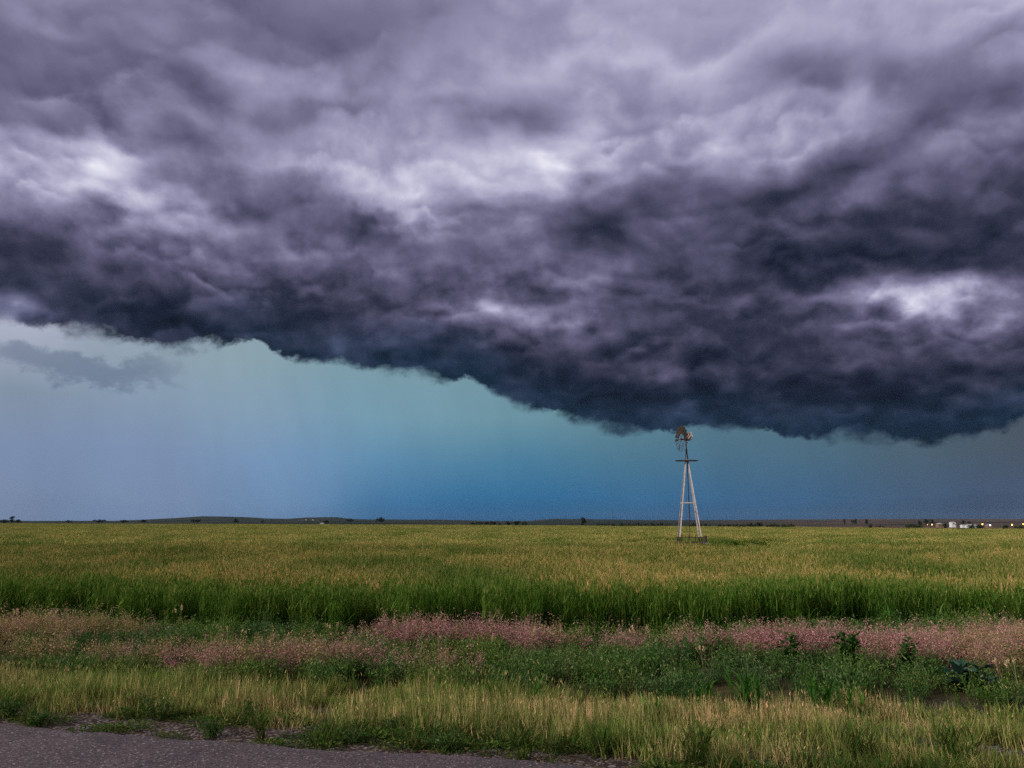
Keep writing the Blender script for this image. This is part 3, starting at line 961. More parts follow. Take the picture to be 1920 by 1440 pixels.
gsrc = [grass_clump(.13, 24, .26, s, straw=(.05, .16, .30, .44, .58, .76)[s]) for s in range(6)]
g = np.random.default_rng(8)
x, y, f = strip_points(8200, grass_near, grass_far, g)
yn = grass_near(x) + .12 + (fbm(x * 1.6, x * 0, 41) - .5) * .6 + (fbm(x * 7, x * 0 + 3, 44) - .5) * .3
keep = (y > yn) & (g.uniform(0, 1, len(x)) < np.clip(.25 + (y - yn) / .8, 0, 1)) & (fbm(x * 1.3, y * 2.0, 47) > .30)
x, y, f = x[keep], y[keep], f[keep]
dry = fbm(x * .55, y * 1.3, 42) + .10 * np.sin(x * .3) - .06 * np.clip(x / 8, -1, 1) * (f < .4) - .14 * np.clip((f - .7) / .3, 0, 1) * np.clip((2 - x) / 4, 0, 1)
pick = np.clip(np.round((dry - .30) / .40 * 5 + g.normal(0, .9, len(x))), 0, 5).astype(int)
hs = (.52 + 1.1 * (fbm(x * 1.0, y * 1.4, 43) - .3)) * np.clip(.62 + (y - grass_near(x)) / 1.3, .62, 1.05)
grass = scatter('grass', gsrc, np.stack([x, y, gz(x, y)], 1), g.uniform(0, 6.28, len(x)), np.stack([np.ones(len(x)), np.ones(len(x)), hs], 1), pick)

# ---- pink brome grass: thin stems with drooping, reddish panicles
m_pink = leafy('brome_panicle', (0.030, 0.034, 0.012), (0.42, 0.200, 0.215), (0.48, 0.32, 0.25), 0.28, 0.25)
m_tan = leafy('tan_panicle', (0.035, 0.050, 0.014), (0.28, 0.20, 0.105), (0.42, 0.33, 0.16), 0.28, 0.25)


def brome_clump(seed, rad=.15, n=17, mat=None):
    g = np.random.default_rng(seed + 500)
    mb = MB()
    a = g.uniform(0, 2 * np.pi, n); r = rad * np.sqrt(g.uniform(0, 1, n))
    base = np.stack([r * np.cos(a), r * np.sin(a), np.full(n, -0.03)], 1)
    h = g.normal(.38, .085, n)
    azl = g.uniform(0, 6.28, n)
    tipp, ang = ribbons(mb, base, azl, h, g.uniform(0, .2, n), g.uniform(.1, .9, n), .0035, 4, 0, tip=.6, tint=.25 * g.uniform(0, 1, n), t0=0.0)
    # lower leaves
    ribbons(mb, base, g.uniform(0, 6.28, n), g.uniform(.12, .25, n), g.uniform(.1, .5, n), g.uniform(.4, 1.2, n), .006, 3, 0, tip=.1, tint=.15, t0=0.0)
    for k in range(15):
        f = g.uniform(.62, 1.04, n)
        c = base + (tipp - base) * f[:, None] + g.normal(0, .030, (n, 3)) * [1, 1, .8]
        d = g.normal(0, .55, (n, 3)) + np.stack([np.cos(azl) * .5, np.sin(azl) * .5, np.full(n, -.25)], 1)
        leaves(mb, c, d, g.normal(0, 1, (n, 3)), g.uniform(.020, .042, n), .0085, 0, tint=g.uniform(0, 1, n) ** 3, t=g.uniform(.7, 1, n))
    return src(mb, 'brome_clump', [mat or m_pink])


psrc = [brome_clump(s) for s in range(4)] + [brome_clump(s + 10, mat=m_tan) for s in range(3)]
g = np.random.default_rng(9)
Pn = []
# stands of brome on the ground between the strips: (px, py, half width, half depth in m, points)
tan = []
for (cx_, cy_, hw, hd, n, tn_) in ((40, 1200, 1.3, .28, 75, .93), (190, 1198, 1.1, .24, 45, .95), (280, 1232, 1.0, .2, 18, .8), (120, 1228, 1.3, .22, 26, .9), (480, 1246, 1.3, .12, 80, .5), (640, 1248, .9, .12, 34, .4),
                                   (850, 1215, 1.45, .09, 125, .08), (1000, 1224, .5, .12, 24, .2), (1190, 1229, .9, .10, 46, .45), (1320, 1230, .7, .15, 70, .15),
                                   (1440, 1236, 1.0, .16, 135, .05), (1600, 1240, 1.2, .20, 165, .05), (1740, 1250, .8, .26, 80, .25), (1880, 1240, 1.0, 1.0, 300, .6), (2050, 1240, 1.8, 1.2, 300, .5),
                                   (-140, 1205, 1.5, .5, 130, .7), (780, 1254, .8, .2, 10, .5), (1490, 1170, .3, .12, 10, .6)):
    c = on_ground(cx_, cy_)
    q_ = g.normal(0, .55, (n, 2)).clip(-1.2, 1.2)
    Pn.append(np.stack([c.x + q_[:, 0] * hw, c.y + q_[:, 1] * hd + RS * q_[:, 0] * hw * .6], 1))
    tan.append(g.uniform(0, 1, n) < tn_)
tan = np.concatenate(tan)
Pn = np.concatenate(Pn)
keep = (fbm(Pn[:, 0] * 1.5, Pn[:, 1] * 1.8, 57) > .33)
Pn = Pn[keep]; tan = tan[keep]
pink = scatter('pink_grass', psrc, np.stack([Pn[:, 0], Pn[:, 1], gz(Pn[:, 0], Pn[:, 1])], 1), g.uniform(0, 6.28, len(Pn)),
               g.uniform(.8, 1.25, len(Pn)), np.where(tan, g.integers(4, 7, len(Pn)), g.integers(0, 4, len(Pn))))

# ---- low grey-green weeds filling the ditch
m_weed = leafy('weed_leaf', (0.005, 0.013, 0.005), (0.046, 0.118, 0.030), (0.14, 0.19, 0.085), 0.2, 0.40, patch=(1.7, 1.25, 0.75), pscale=(0.5, 0.8))  # dark core: the clump's inner shade is painted into the leaf colour


def weed_clump(seed, n=230, hgt=.36, rad=.24, leaf=.048):
    g = np.random.default_rng(seed + 700)
    mb = MB()
    nb = 16
    a = g.uniform(0, 6.28, nb); rr = rad * .35 * np.sqrt(g.uniform(0, 1, nb))
    base = np.stack([rr * np.cos(a), rr * np.sin(a), np.full(nb, -.03)], 1)
    tipp, ang = ribbons(mb, base, a, g.normal(hgt, .07, nb), g.uniform(.05, .4, nb), g.uniform(0, .5, nb), .006, 3, 0, tip=.5, tint=.3)
    b_ = g.integers(0, nb, n); f = g.uniform(.2, 1.03, n)
    c = base[b_] + (tipp[b_] - base[b_]) * f[:, None] + g.normal(0, .022, (n, 3))
    d = g.normal(0, .6, (n, 3)); d[:, 2] = np.abs(d[:, 2]) * .6 + .35
    leaves(mb, c, d, g.normal(0, 1, (n, 3)), g.uniform(.6, 1.3, n) * leaf, leaf * .30, 0, tint=(g.uniform(0, 1, n) ** 2) * f.clip(0, 1), t=(f.clip(0, 1) * .8 + .2 * g.uniform(0, 1, n)))
    return src(mb, 'weed_clump', [m_weed])


wsrc = [weed_clump(s) for s in range(5)]
g = np.random.default_rng(10)
x, y, f = strip_points(3300, lambda x: grass_far(x) + .02, lambda x: wheat_front(x) + .1, g)
# leave the brome stands mostly clear
dmin = np.full(len(x), 9.0)
for i in range(0, len(x), 400):
    dd = np.hypot(x[i:i + 400, None] - Pn[None, :, 0], (y[i:i + 400, None] - Pn[None, :, 1]) * 1.3)
    dmin[i:i + 400] = np.sort(dd, 1)[:, 3]
keep = (dmin > .13) | (g.uniform(0, 1, len(x)) < .08)
keep &= fbm(x * 1.1, y * 1.4, 61) > .27
x, y = x[keep], y[keep]
sc_ = (.62 + 1.1 * (fbm(x * .7, y * .7, 62) - .3)) * g.uniform(.8, 1.2, len(x))
sc_ = np.where((dmin[keep] < .5), sc_ * .85, sc_)
weeds = scatter('weeds', wsrc, np.stack([x, y, gz(x, y)], 1), g.uniform(0, 6.28, len(x)), sc_.clip(.45, 1.5), g.integers(0, 5, len(x)))

# ---- sparse creeping weeds and grass tufts on the dirt shoulder
m_verge = leafy('verge_leaf', (0.020, 0.045, 0.012), (0.060, 0.125, 0.022), (0.15, 0.13, 0.045), 0.3, 0.3)
vs_ = []
for s in range(3):
    g = np.random.default_rng(900 + s); mb = MB(); n = 150
    a = g.uniform(0, 6.28, n); r = .17 * g.uniform(0, 1, n) ** .6
    c = np.stack([r * np.cos(a), r * np.sin(a), .01 + .07 * g.uniform(0, 1, n) * (1 - r / .2)], 1)
    d = np.stack([np.cos(a), np.sin(a), g.uniform(-.1, .9, n)], 1) + g.normal(0, .3, (n, 3))
    leaves(mb, c, d, g.normal(0, .4, (n, 3)) + [0, 0, 1], g.uniform(.02, .045, n), .015, 0, tint=g.uniform(0, 1, n) ** 3, t=g.uniform(.2, 1, n))
    vs_.append(src(mb, 'verge_clump', [m_verge]))
for s in range(3):
    g = np.random.default_rng(930 + s); mb = MB(); n = 42
    base = np.stack([g.normal(0, .03, n), g.normal(0, .03, n), np.full(n, -.02)], 1)
    ribbons(mb, base, g.uniform(0, 6.28, n), g.uniform(.12, .30, n), g.uniform(.1, .7, n), g.uniform(.2, 1.3, n), .0075, 4, 0, tip=.1, tint=g.uniform(0, 1, n) ** 2.5)
    vs_.append(src(mb, 'verge_clump', [m_verge]))
g = np.random.default_rng(12)
x, y, f = strip_points(2600, lambda x: road_edge(x) + .03, lambda x: grass_near(x) + .5, g)
keep = fbm(x * 1.5, y * 2.2, 71) + .12 * (1 - f) * 0 + .14 * np.clip(x / 6, -.2, 1) > .475
x, y, f = x[keep], y[keep], f[keep]
pick = np.where(g.uniform(0, 1, len(x)) < .55 + .2 * (x < 0), g.integers(0, 3, len(x)), g.integers(3, 6, len(x)))
verge = scatter('verge_weeds', vs_, np.stack([x, y, gz(x, y)], 1), g.uniform(0, 6.28, len(x)), g.uniform(.6, 1.35, len(x)), pick)

# dry straws fallen over the dirt
m_straw = leafy('dry_straw', (0.30, 0.20, 0.09), (0.34, 0.25, 0.12), (0.24, 0.12, 0.06), 0.1, 0.3)
mb = MB(); g = np.random.default_rng(13); n = 900
x, y, f = strip_points(n, lambda x: road_edge(x) - .05, lambda x: grass_near(x) + .3, g)
ribbons(mb, np.stack([x, y, gz(x, y) + .012], 1), g.normal(0, .6, n) + np.pi * g.integers(0, 2, n), g.uniform(.08, .4, n), 1.50, g.uniform(-.1, .12, n), .0045, 3, 0, tip=.5, tint=g.uniform(0, 1, n))
straw = mb.build('dry_straw', m_straw)
tag(straw, kind='stuff')


HAZE = 1.7e-5
# ================================================================== the windmill
m_galv = plain('weathered_galvanised_steel', (0.56, 0.50, 0.51), 0.55, 0.15, 6.0, col2=(0.36, 0.29, 0.28), spec=0.4)
m_rust = plain('rusty_steel', (0.075, 0.042, 0.032), 0.85, 0.1, 9.0, col2=(0.030, 0.020, 0.018))
m_sail = plain('rusted_sheet', (0.040, 0.029, 0.024), 0.8, 0.2, 7.0, col2=(0.020, 0.015, 0.013))
m_pale = plain('pale_sheet', (0.52, 0.46, 0.44), 0.6, 0.2, 5.0, col2=(0.33, 0.27, 0.26))
m_wood = plain('grey_wood', (0.05, 0.036, 0.030), 0.9, 0.0, 20.0, col2=(0.020, 0.015, 0.013))
m_plank = plain('bleached_plank', (0.42, 0.36, 0.33), 0.9, 0.0, 15.0, col2=(0.25, 0.2, 0.17))

PXM = 60.0 / F_PX / math.cos(0)          # metres per photo pixel at the tower's depth
zpix = lambda py: at_depth(1288, py, 60.0).z
wm = empty('windmill', (WM.x, WM.y, WMZ - 0.05), 'tall rusty steel farm windmill with a broken wheel standing in the wheat', 'windmill', rz=R(-6))
zb = wm.location.z
Z = lambda py: zpix(py) - zb
ZP = Z(863)                               # platform
ZT = Z(845)                               # top of the stub tower
HB, HT = 0.90, 0.115                      # half widths of the tower at the ground and at the platform
ZM = Z(943)


def leg_xy(z):
    return HB + (HT - HB) * z / ZP


for sx, sy in ((-1, -1), (1, -1), (1, 1), (-1, 1)):
    mb = MB()
    zc = .76
    w0 = leg_xy(zc); w1 = leg_xy(ZP + .05)
    mb.angle((sx * w0, sy * w0, zc), (sx * w1, sy * w1, ZP + .05), 0.085, 0.012, ((-sx, 0, 0), (0, -sy, 0)))
    wm_leg = mb.build('leg', m_galv, wm)
    mb = MB()
    w2 = leg_xy(-.12)
    mb.angle((sx * w2, sy * w2, -.12), (sx * w0 * 1.004, sy * w0 * 1.004, zc), 0.095, 0.016, ((-sx, 0, 0), (0, -sy, 0)))
    o = mb.build('leg_foot', m_rust, wm_leg)
    o['label'] = 'dark rusty foot of the leg'
# girts round the middle
for k in range(4):
    c_, s_ = math.cos(k * math.pi / 2), math.sin(k * math.pi / 2)
    w = leg_xy(ZM)
    a = Vector((-w, -w - .012, ZM)); b_ = Vector((w, -w - .012, ZM))
    rot = Matrix.Rotation(k * math.pi / 2, 3, 'Z')
    mb = MB(); mb.bar(rot @ a, rot @ b_, 0.016, 0.075)
    mb.build('girt', m_galv if k in (0, 3) else m_rust, wm)
# ladder on the rear face: one rail pair and rungs
mb = MB()
lx = -0.03
for i in range(13):
    z = .9 + i * .545
    if z > ZP - .15: break
    wl = .05 + .14 * (1 - z / ZP)
    mb.bar((lx - wl, -.02, z), (lx + wl, -.02, z), .016)
mb.bar((lx - .165, -.02, .75), (lx - .04, -.02, ZP - .2), .012)
mb.bar((lx + .165, -.02, .75), (lx + .04, -.02, ZP - .2), .012)
mb.build('ladder', m_rust, wm)
# pump rod in its pipe down the middle
mb = MB()
mb.tube([(0.035, .05, .45), (0.035, .03, ZP), (.02, 0, ZT)], .022, 6)
mb.tube([(0.075, .05, 1.6), (0.06, .03, ZP)], .010, 5)
mb.build('pump_rod', m_rust, wm)
# platform: planks with pointed ends on two bearers
mb = MB()
for i in range(5):
    y = -.34 + i * .17
    L_ = (.80, .86, .88, .86, .80)[i]
    vs = []
    for (x_, zt) in ((-L_, .0), (-L_ + .12, .028), (L_ - .12, .028), (L_, .0)):
        for yy in (y - .075, y + .075):
            vs += [(x_, yy, ZP - .03 - zt), (x_, yy, ZP - .03 + zt)]
    mb.add(vs, [(0, 4, 5, 1), (4, 8, 9, 5), (8, 12, 13, 9), (2, 3, 7, 6), (6, 7, 11, 10), (10, 11, 15, 14),
                (1, 5, 7, 3), (5, 9, 11, 7), (9, 13, 15, 11), (0, 2, 6, 4), (4, 6, 10, 8), (8, 10, 14, 12), (0, 1, 3, 2), (12, 14, 15, 13)])
mb.bar((-.05, -.45, ZP - .09), (-.05, .45, ZP - .09), .05)
mb.bar((.05, -.45, ZP - .09), (.05, .45, ZP - .09), .05)
mb.build('platform', m_rust, wm)
# stub tower above the platform
for sx, sy in ((-1, -1), (1, -1), (1, 1), (-1, 1)):
    mb = MB()
    mb.bar((sx * HT * .95, sy * HT * .95, ZP), (sx * .025, sy * .025, ZT + .05), .034)
    mb.build('stub_leg', m_rust, wm)
mb = MB(); mb.tube([(0, 0, ZT - .25), (0, 0, Z(826))], .045, 8)
mb.tube([(0, 0, ZT - .05), (0, 0, ZT + .10)], .085, 8)
mb.build('mast', m_rust, wm)
# motor head
zh = Z(824)
mb = MB()
mb.box((0, 0, zh), (.26, .22, .20)); mb.lathe([(.0, .16), (.08, .15), (.13, .08), (.13, -.12), (.0, -.14)], 10, (0.02, 0, zh + .05))
mb.tube([(-.40, -.155, zh), (0.0, 0, zh), (.12, .05, zh)], .035, 8)
mb.build('gear_case', m_rust, wm)
# tail vane folded back beside the wheel, pale sheet, with its pointed hinge arm
mb = MB()
ax = Vector((-0.93, -0.36, 0)).normalized()            # wheel axis
tn = Vector((0.36, -0.93, 0)).normalized()             # direction in the wheel's plane, towards the camera
o0 = Vector((.045, 0, zh))
pts = [(-.15, -.04), (.85, -.04), (.95, .12), (.75, .50), (-.05, .46), (-.18, .2)]
vs = [(o0 + tn * a + Vector((0, 0, b_)) + ax * e)[:] for e in (-.012, .012) for a, b_ in pts]
n_ = len(pts)
mb.add(vs, [tuple(range(n_))[::-1]], 0); mb.f.append((np.array([list(range(n_, 2 * n_))]), 0))
mb.f.append((np.array([(i, (i + 1) % n_, n_ + (i + 1) % n_, n_ + i) for i in range(n_)]), 0))
vane = mb.build('tail_vane', m_pale, wm)
mb = MB()
mb.bar(o0 + Vector((0, 0, -.06)), o0 + Vector((.24, .06, -.06)), .05)
mb.bar(o0 + tn * -.2 + Vector((0, 0, -.05)), o0 + tn * .9 + Vector((0, 0, -.05)), .035)
mb.add([(.20, .0, zh - .10), (.20, .10, zh - .10), (.20, .05, zh + .03), (.40, .09, zh - .05)], [(0, 1, 2), (0, 3, 1), (1, 3, 2), (2, 3, 0)])
mb.build('vane_arm', m_rust, wm)
# wheel: upper sails whole, lower ones mostly torn away
wc = Vector((0, 0, zh)) + ax * .36
RW = 1.02
upv = Vector((0, 0, 1))


def on_wheel(ang, r, off=0.0):                          # angle clockwise from the top, as seen from the camera's side
    return wc + upv * (math.cos(ang) * r) + tn.cross(upv).cross(upv) * 0 + (-tn) * 0 + SIDE * (math.sin(ang) * r) + ax * off


SIDE = ax.cross(upv).normalized()
wheel = bpy.data.objects.new('wheel', None)
wheel.parent = wm
COL.objects.link(wheel)
mb = MB()
mb.tube([on_wheel(0, 0, -.14), on_wheel(0, 0, .10)], .07, 10)
mb.build('hub', m_rust, wheel)
for rr, k0, k1 in ((.50, 0, 36), (.86, 0, 27)):
    mb = MB()
    mb.tube([on_wheel(2 * math.pi * (k + 27) / 36, rr, .03) for k in range(k0, k1 + 1)], .014, 5)
    mb.build('rim', m_rust, wheel)
for k in range(6):
    mb = MB(); a = 2 * math.pi * (k + .5) / 6
    mb.bar(on_wheel(a, .05, .05), on_wheel(a, .88, .03), .024)
    mb.build('spoke', m_rust, wheel)
rs = random.Random(4)
NB = 18
for k in range(NB):
    a = 2 * math.pi * (k + .5) / NB
    up_ = math.cos(a)
    whole = up_ > -.22
    if not whole and k in (10,): continue
    mb = MB()
    r0, r1 = (.40, RW) if whole else (.52 + rs.uniform(0, .1), RW * rs.uniform(.9, 1.04))
    w0, w1 = (.055, .125) if whole else (.022, .036)
    tw = .20 if whole else .05
    vs = []
    nseg = 4
    for i in range(nseg + 1):
        r = r0 + (r1 - r0) * i / nseg
        w = w0 + (w1 - w0) * i / nseg
        da = w / r
        bow = .03 * math.sin(math.pi * .5) if whole else 0
        jag = rs.uniform(-.03, .03) if (whole and i == nseg) else 0
        for s, off in ((-1, -tw * w * 1.6), (0, bow), (1, tw * w * 1.6)):
            vs.append(on_wheel(a + s * da, r + jag * s, off)[:])
    for i in range(nseg + 1):
        r = r0 + (r1 - r0) * i / nseg
        w = w0 + (w1 - w0) * i / nseg
        for s, off in ((-1, -tw * w * 1.6), (0, .03 if whole else 0), (1, tw * w * 1.6)):
            vs.append(on_wheel(a + s * w / r, r, off + .006)[:])
    fs = []
    for lay in (0, (nseg + 1) * 3):
        for i in range(nseg):
            for j in range(2):
                q_ = lay + i * 3 + j
                fs.append((q_, q_ + 1, q_ + 4, q_ + 3))
    mb.add(vs, fs)
    bl = mb.build('blade', m_sail if whole else m_rust, wheel)
    if not whole: bl['label'] = 'torn narrow remnant of a wheel blade'

# pipe fence round the tower's foot, wooden post, planks on the ground
mw = Matrix.Translation((WM.x, WM.y, WMZ - .05)) @ Matrix.Rotation(R(-6), 4, 'Z')
pf = empty('pipe_fence', (WM.x, WM.y, WMZ - .05), 'low dark pipe fence between the feet of the windmill tower', 'fence', rz=R(-6))
for z, y0, x0, x1 in ((.755, -1.0, -1.0, .98), (.40, -1.0, -1.0, .98)):
    mb = MB(); mb.tube([(x0, y0, z), (x1, y0, z)], .026, 6); mb.build('rail', m_rust, pf)
for z in (.72, .37):
    mb = MB(); mb.tube([(-1.0, .98, z), (.98, .98, z)], .02, 6); mb.build('rail', m_rust, pf)
for x, y, h in ((-.16, -1.03, .95), (-.46, .95, .93), (.93, -1.03, .80), (-.97, -1.03, .80), (.55, .95, .85)):
    mb = MB(); mb.tube([(x, y, -.1), (x, y, h)], .03, 6); mb.build('post', m_rust, pf)
post = empty('wooden_post', at_depth(1323.0, 1025, 59.6), 'dark leaning wooden post just right of the windmill', 'post')
post.location.z = .17
mb = MB()
mb.tube([(0, 0, -.15), (.03, 0, .5), (.07, 0, .90), (.075, 0, .93)], [.085, .08, .07, .04], 9)
mb.build('pole', m_wood, post)
mb = MB()
mb.tube([(.28, -.02, .37), (.03, -.08, .37), (-.32, -.05, .40)], .022, 6)
o = mb.build('rail', m_galv, post)
for (px_, ln, rz, lab) in ((1283, .42, 4, 'short bleached plank lying under the left of the windmill tower'), (1299.5, .52, -3, 'bleached plank lying under the right of the windmill tower')):
    p = at_depth(px_, 1024, 58.6)
    mb = MB(); mb.box((0, 0, .07), (ln, .2, .09), Matrix.Rotation(R(7), 3, 'X')); mb.box((ln * .1, .12, .03), (ln * .8, .16, .06))
    o = mb.build('plank', m_plank, loc=(p.x, p.y, WMZ - .06)); o.rotation_euler.z = R(rz)
    tag(o, lab, 'plank')
# rank green grass round the tower's foot
m_rank = leafy('rank_grass', (0.018, 0.036, 0.010), (0.060, 0.105, 0.022), (0.15, 0.15, 0.05), 0.3, 0.3)
rsrc = []
for s in range(3):
    g = np.random.default_rng(70 + s); mb = MB(); n = 60
    base = np.stack([g.normal(0, .14, n), g.normal(0, .14, n), np.full(n, -.04)], 1)
    ribbons(mb, base, g.uniform(0, 6.28, n), g.uniform(.2, .48, n), g.uniform(0, .4, n), g.uniform(.1, .9, n), .016, 3, 0, tip=.1, tint=g.uniform(0, 1, n) ** 3)
    rsrc.append(src(mb, 'rank_clump', [m_rank]))
g = np.random.default_rng(71)
n = 520
a = g.uniform(0, 6.28, n); r = np.sqrt(g.uniform(0, 1, n))
x = WM.x + np.cos(a) * r * 3.4 - .3; y = WM.y + np.sin(a) * r * 4.6 - 1.4
hh = np.where(y > WM.y - 1.6, g.uniform(.35, .8, n), g.uniform(.4, .9, n))
inside = (np.abs(x - WM.x) < 1.7) & (y < WM.y + 1) & (y > WM.y - 8)
hh = np.where(inside, hh * .10, hh)
rank = scatter('rank_grass', rsrc, np.stack([x, y, gz(x, y)], 1), g.uniform(0, 6.28, n), np.stack([np.ones(n) * 1.1, np.ones(n) * 1.1, hh], 1), g.integers(0, 3, n))

# ================================================================== single plants of the verge
m_dark = leafy('broad_leaf', (0.012, 0.030, 0.010), (0.030, 0.075, 0.018), (0.060, 0.110, 0.030), 0.25, 0.1)
m_blue = leafy('blue_green_leaf', (0.014, 0.030, 0.024), (0.026, 0.062, 0.050), (0.040, 0.080, 0.060), 0.2, 0.1)
m_jgrass = leafy('broad_grass', (0.022, 0.060, 0.010), (0.050, 0.160, 0.022), (0.10, 0.20, 0.04), 0.35, 0.1)
m_seed = leafy('pale_seed_head', (0.20, 0.15, 0.07), (0.48, 0.36, 0.19), (0.55, 0.45, 0.28), 0.3, 0.1)
m_fine = leafy('fine_weed', (0.016, 0.036, 0.012), (0.042, 0.092, 0.026), (0.10, 0.13, 0.04), 0.3, 0.1)


def plant_root(name, px, py, label, cat, group=None):
    p = on_ground(px, py)
    z = float(gz(p.x, p.y))
    p = on_ground(px, py, z)
    return empty(name, (p.x, p.y, z), label, cat, group=group, rz=random.uniform(0, 6.28))


def split_stems(mb, n, mat, o):
    """each stem of a plant a part of its own"""
    V = np.concatenate(mb.v).reshape(n, -1, 3)
    K = V.shape[1] // 2
    for i in range(n):
        m2 = MB()
        k = np.arange(K - 1) * 2
        m2.add(V[i], np.stack([k, k + 1, k + 3, k + 2], 1), 0, t=np.repeat(np.linspace(0, 1, K), 2), tint=.3, val=1.0)
        m2.build('stem', mat, o)


def broad_weed(px, py, h, nl, size, label, mat, seed, name='broadleaf_weed', spread=.5):
    o = plant_root(name, px, py, label, 'weed')
    g = np.random.default_rng(seed)
    mb = MB(); st = 4
    base = np.stack([g.normal(0, .03, st), g.normal(0, .03, st), np.full(st, -.03)], 1)
    tipp, an = ribbons(mb, base, g.uniform(0, 6.28, st), h * g.uniform(.75, 1.05, st), g.uniform(.02, spread * .5, st), g.uniform(0, spread * .5, st), .012, 4, 0, tip=.5, tint=.4)
    split_stems(mb, st, mat, o)
    mb = MB()
    k = g.integers(0, st, nl); f = g.uniform(.12, 1.03, nl)
    c = base[k] + (tipp[k] - base[k]) * f[:, None]
    a = g.uniform(0, 6.28, nl)
    d = np.stack([np.cos(a), np.sin(a), g.uniform(-.1, .9, nl)], 1)
    leaves(mb, c, d, np.stack([g.normal(0, .25, nl), g.normal(0, .25, nl), np.ones(nl)], 1), size * (1.25 - .6 * f) * g.uniform(.7, 1.2, nl), size * .55 * (1.25 - .6 * f), 0, tint=g.uniform(0, 1, nl) ** 2, t=f.clip(0, 1), fold=.25)
    mb.build('foliage', mat, o)
    return o


broad_weed(1482, 1256, .60, 90, .15, 'dark upright leafy weed at the left edge of the brightest pink grass', m_dark, 1)
broad_weed(1600, 1266, .62, 170, .17, 'largest dark leafy weed standing in the pink grass', m_dark, 2)
broad_weed(1708, 1274, .56, 110, .15, 'dark leafy weed near the right end of the pink grass', m_dark, 3)
broad_weed(1305, 1226, .18, 24, .09, 'small dark weed at the foot of the pink grass by the wheat', m_dark, 4)
broad_weed(1810, 1306, .42, 60, .30, 'blue-green big-leaved plant right of the mown grass', m_blue, 5, 'large_leaf_plant', 1.1)
broad_weed(1862, 1310, .40, 50, .28, 'blue-green big-leaved plant closest to the right edge', m_blue, 6, 'large_leaf_plant', 1.1)
broad_weed(865, 1278, .22, 34, .13, 'low bluish leafy plant in the shade of the ditch weeds', m_blue, 7, 'large_leaf_plant', .9)


def fine_weed(px, py, h, n, label, seed, mat=m_fine, leaf=.05, rad=.1):
    o = plant_root('feathery_weed', px, py, label, 'weed')
    g = np.random.default_rng(seed)
    mb = MB(); st = 12
    a0 = g.uniform(0, 6.28, st)
    base = np.stack([np.cos(a0) * rad * .3, np.sin(a0) * rad * .3, np.full(st, -.03)], 1)
    tipp, an = ribbons(mb, base, a0, h * g.uniform(.6, 1.05, st), g.uniform(.05, .5, st), g.uniform(0, .6, st), .008, 4, 0, tip=.4, tint=.3)
    mb.build('stem', mat, o)
    mb = MB()
    k = g.integers(0, st, n); f = g.uniform(.15, 1.03, n)
    c = base[k] + (tipp[k] - base[k]) * f[:, None] + g.normal(0, .015, (n, 3))
    d = g.normal(0, .7, (n, 3)); d[:, 2] = np.abs(d[:, 2]) + .15
    leaves(mb, c, d, g.normal(0, 1, (n, 3)), leaf * g.uniform(.6, 1.3, n), leaf * .22, 0, tint=g.uniform(0, 1, n) ** 2, t=f.clip(0, 1))
    mb.build('foliage', mat, o)
    return o


fine_weed(295, 1352, .34, 420, 'tall dark feathery weed at the edge of the mown grass near the left', 11)
fine_weed(458, 1352, .26, 320, 'bushy grey-green weed in the mown grass edge right of the tall feathery one', 12)
fine_weed(400, 1384, .20, 320, 'dark low weed on the dirt right beside the asphalt', 13, leaf=.06)
fine_weed(20, 1345, .24, 380, 'dark weed clump at the left edge beside the mown grass', 14, leaf=.06)
fine_weed(70, 1362, .16, 280, 'flat dark weed at the left edge of the asphalt', 15, leaf=.06)
fine_weed(660, 1395, .18, 300, 'dark weed on the dirt below the mown grass, left of the middle', 16, leaf=.06)
fine_weed(735, 1372, .20, 260, 'green weed where the dirt meets the mown grass, left of the middle', 17, leaf=.05)
fine_weed(840, 1405, .22, 420, 'spreading dark weed by the asphalt edge near the middle', 18, leaf=.06, rad=.3)


def broad_grass(px, py, h, n, label, seed, w=.024, name='broad_grass_clump', mat=m_jgrass, spread=.05):
    o = plant_root(name, px, py, label, 'grass clump')
    g = np.random.default_rng(seed)
    mb = MB()
    st = max(3, n // 6)
    base = np.stack([g.normal(0, spread, st), g.normal(0, spread, st), np.full(st, -.03)], 1)
    tipp, an = ribbons(mb, base, g.uniform(0, 6.28, st), h * g.uniform(.6, 1., st), g.uniform(.02, .2, st), g.uniform(0, .3, st), .010, 4, 0, tip=.5, tint=.2)
    split_stems(mb, st, mat, o)
    mb = MB()
    k = g.integers(0, st, n); f = g.uniform(.05, .95, n)
    c = base[k] + (tipp[k] - base[k]) * f[:, None]
    ribbons(mb, c, g.uniform(0, 6.28, n), h * g.uniform(.5, .95, n), g.uniform(.15, .6, n), g.uniform(.5, 1.7, n), w, 6, 0, tip=.06, tint=g.uniform(0, 1, n) ** 2, t0=.3)
    mb.build('foliage', mat, o)
    return o


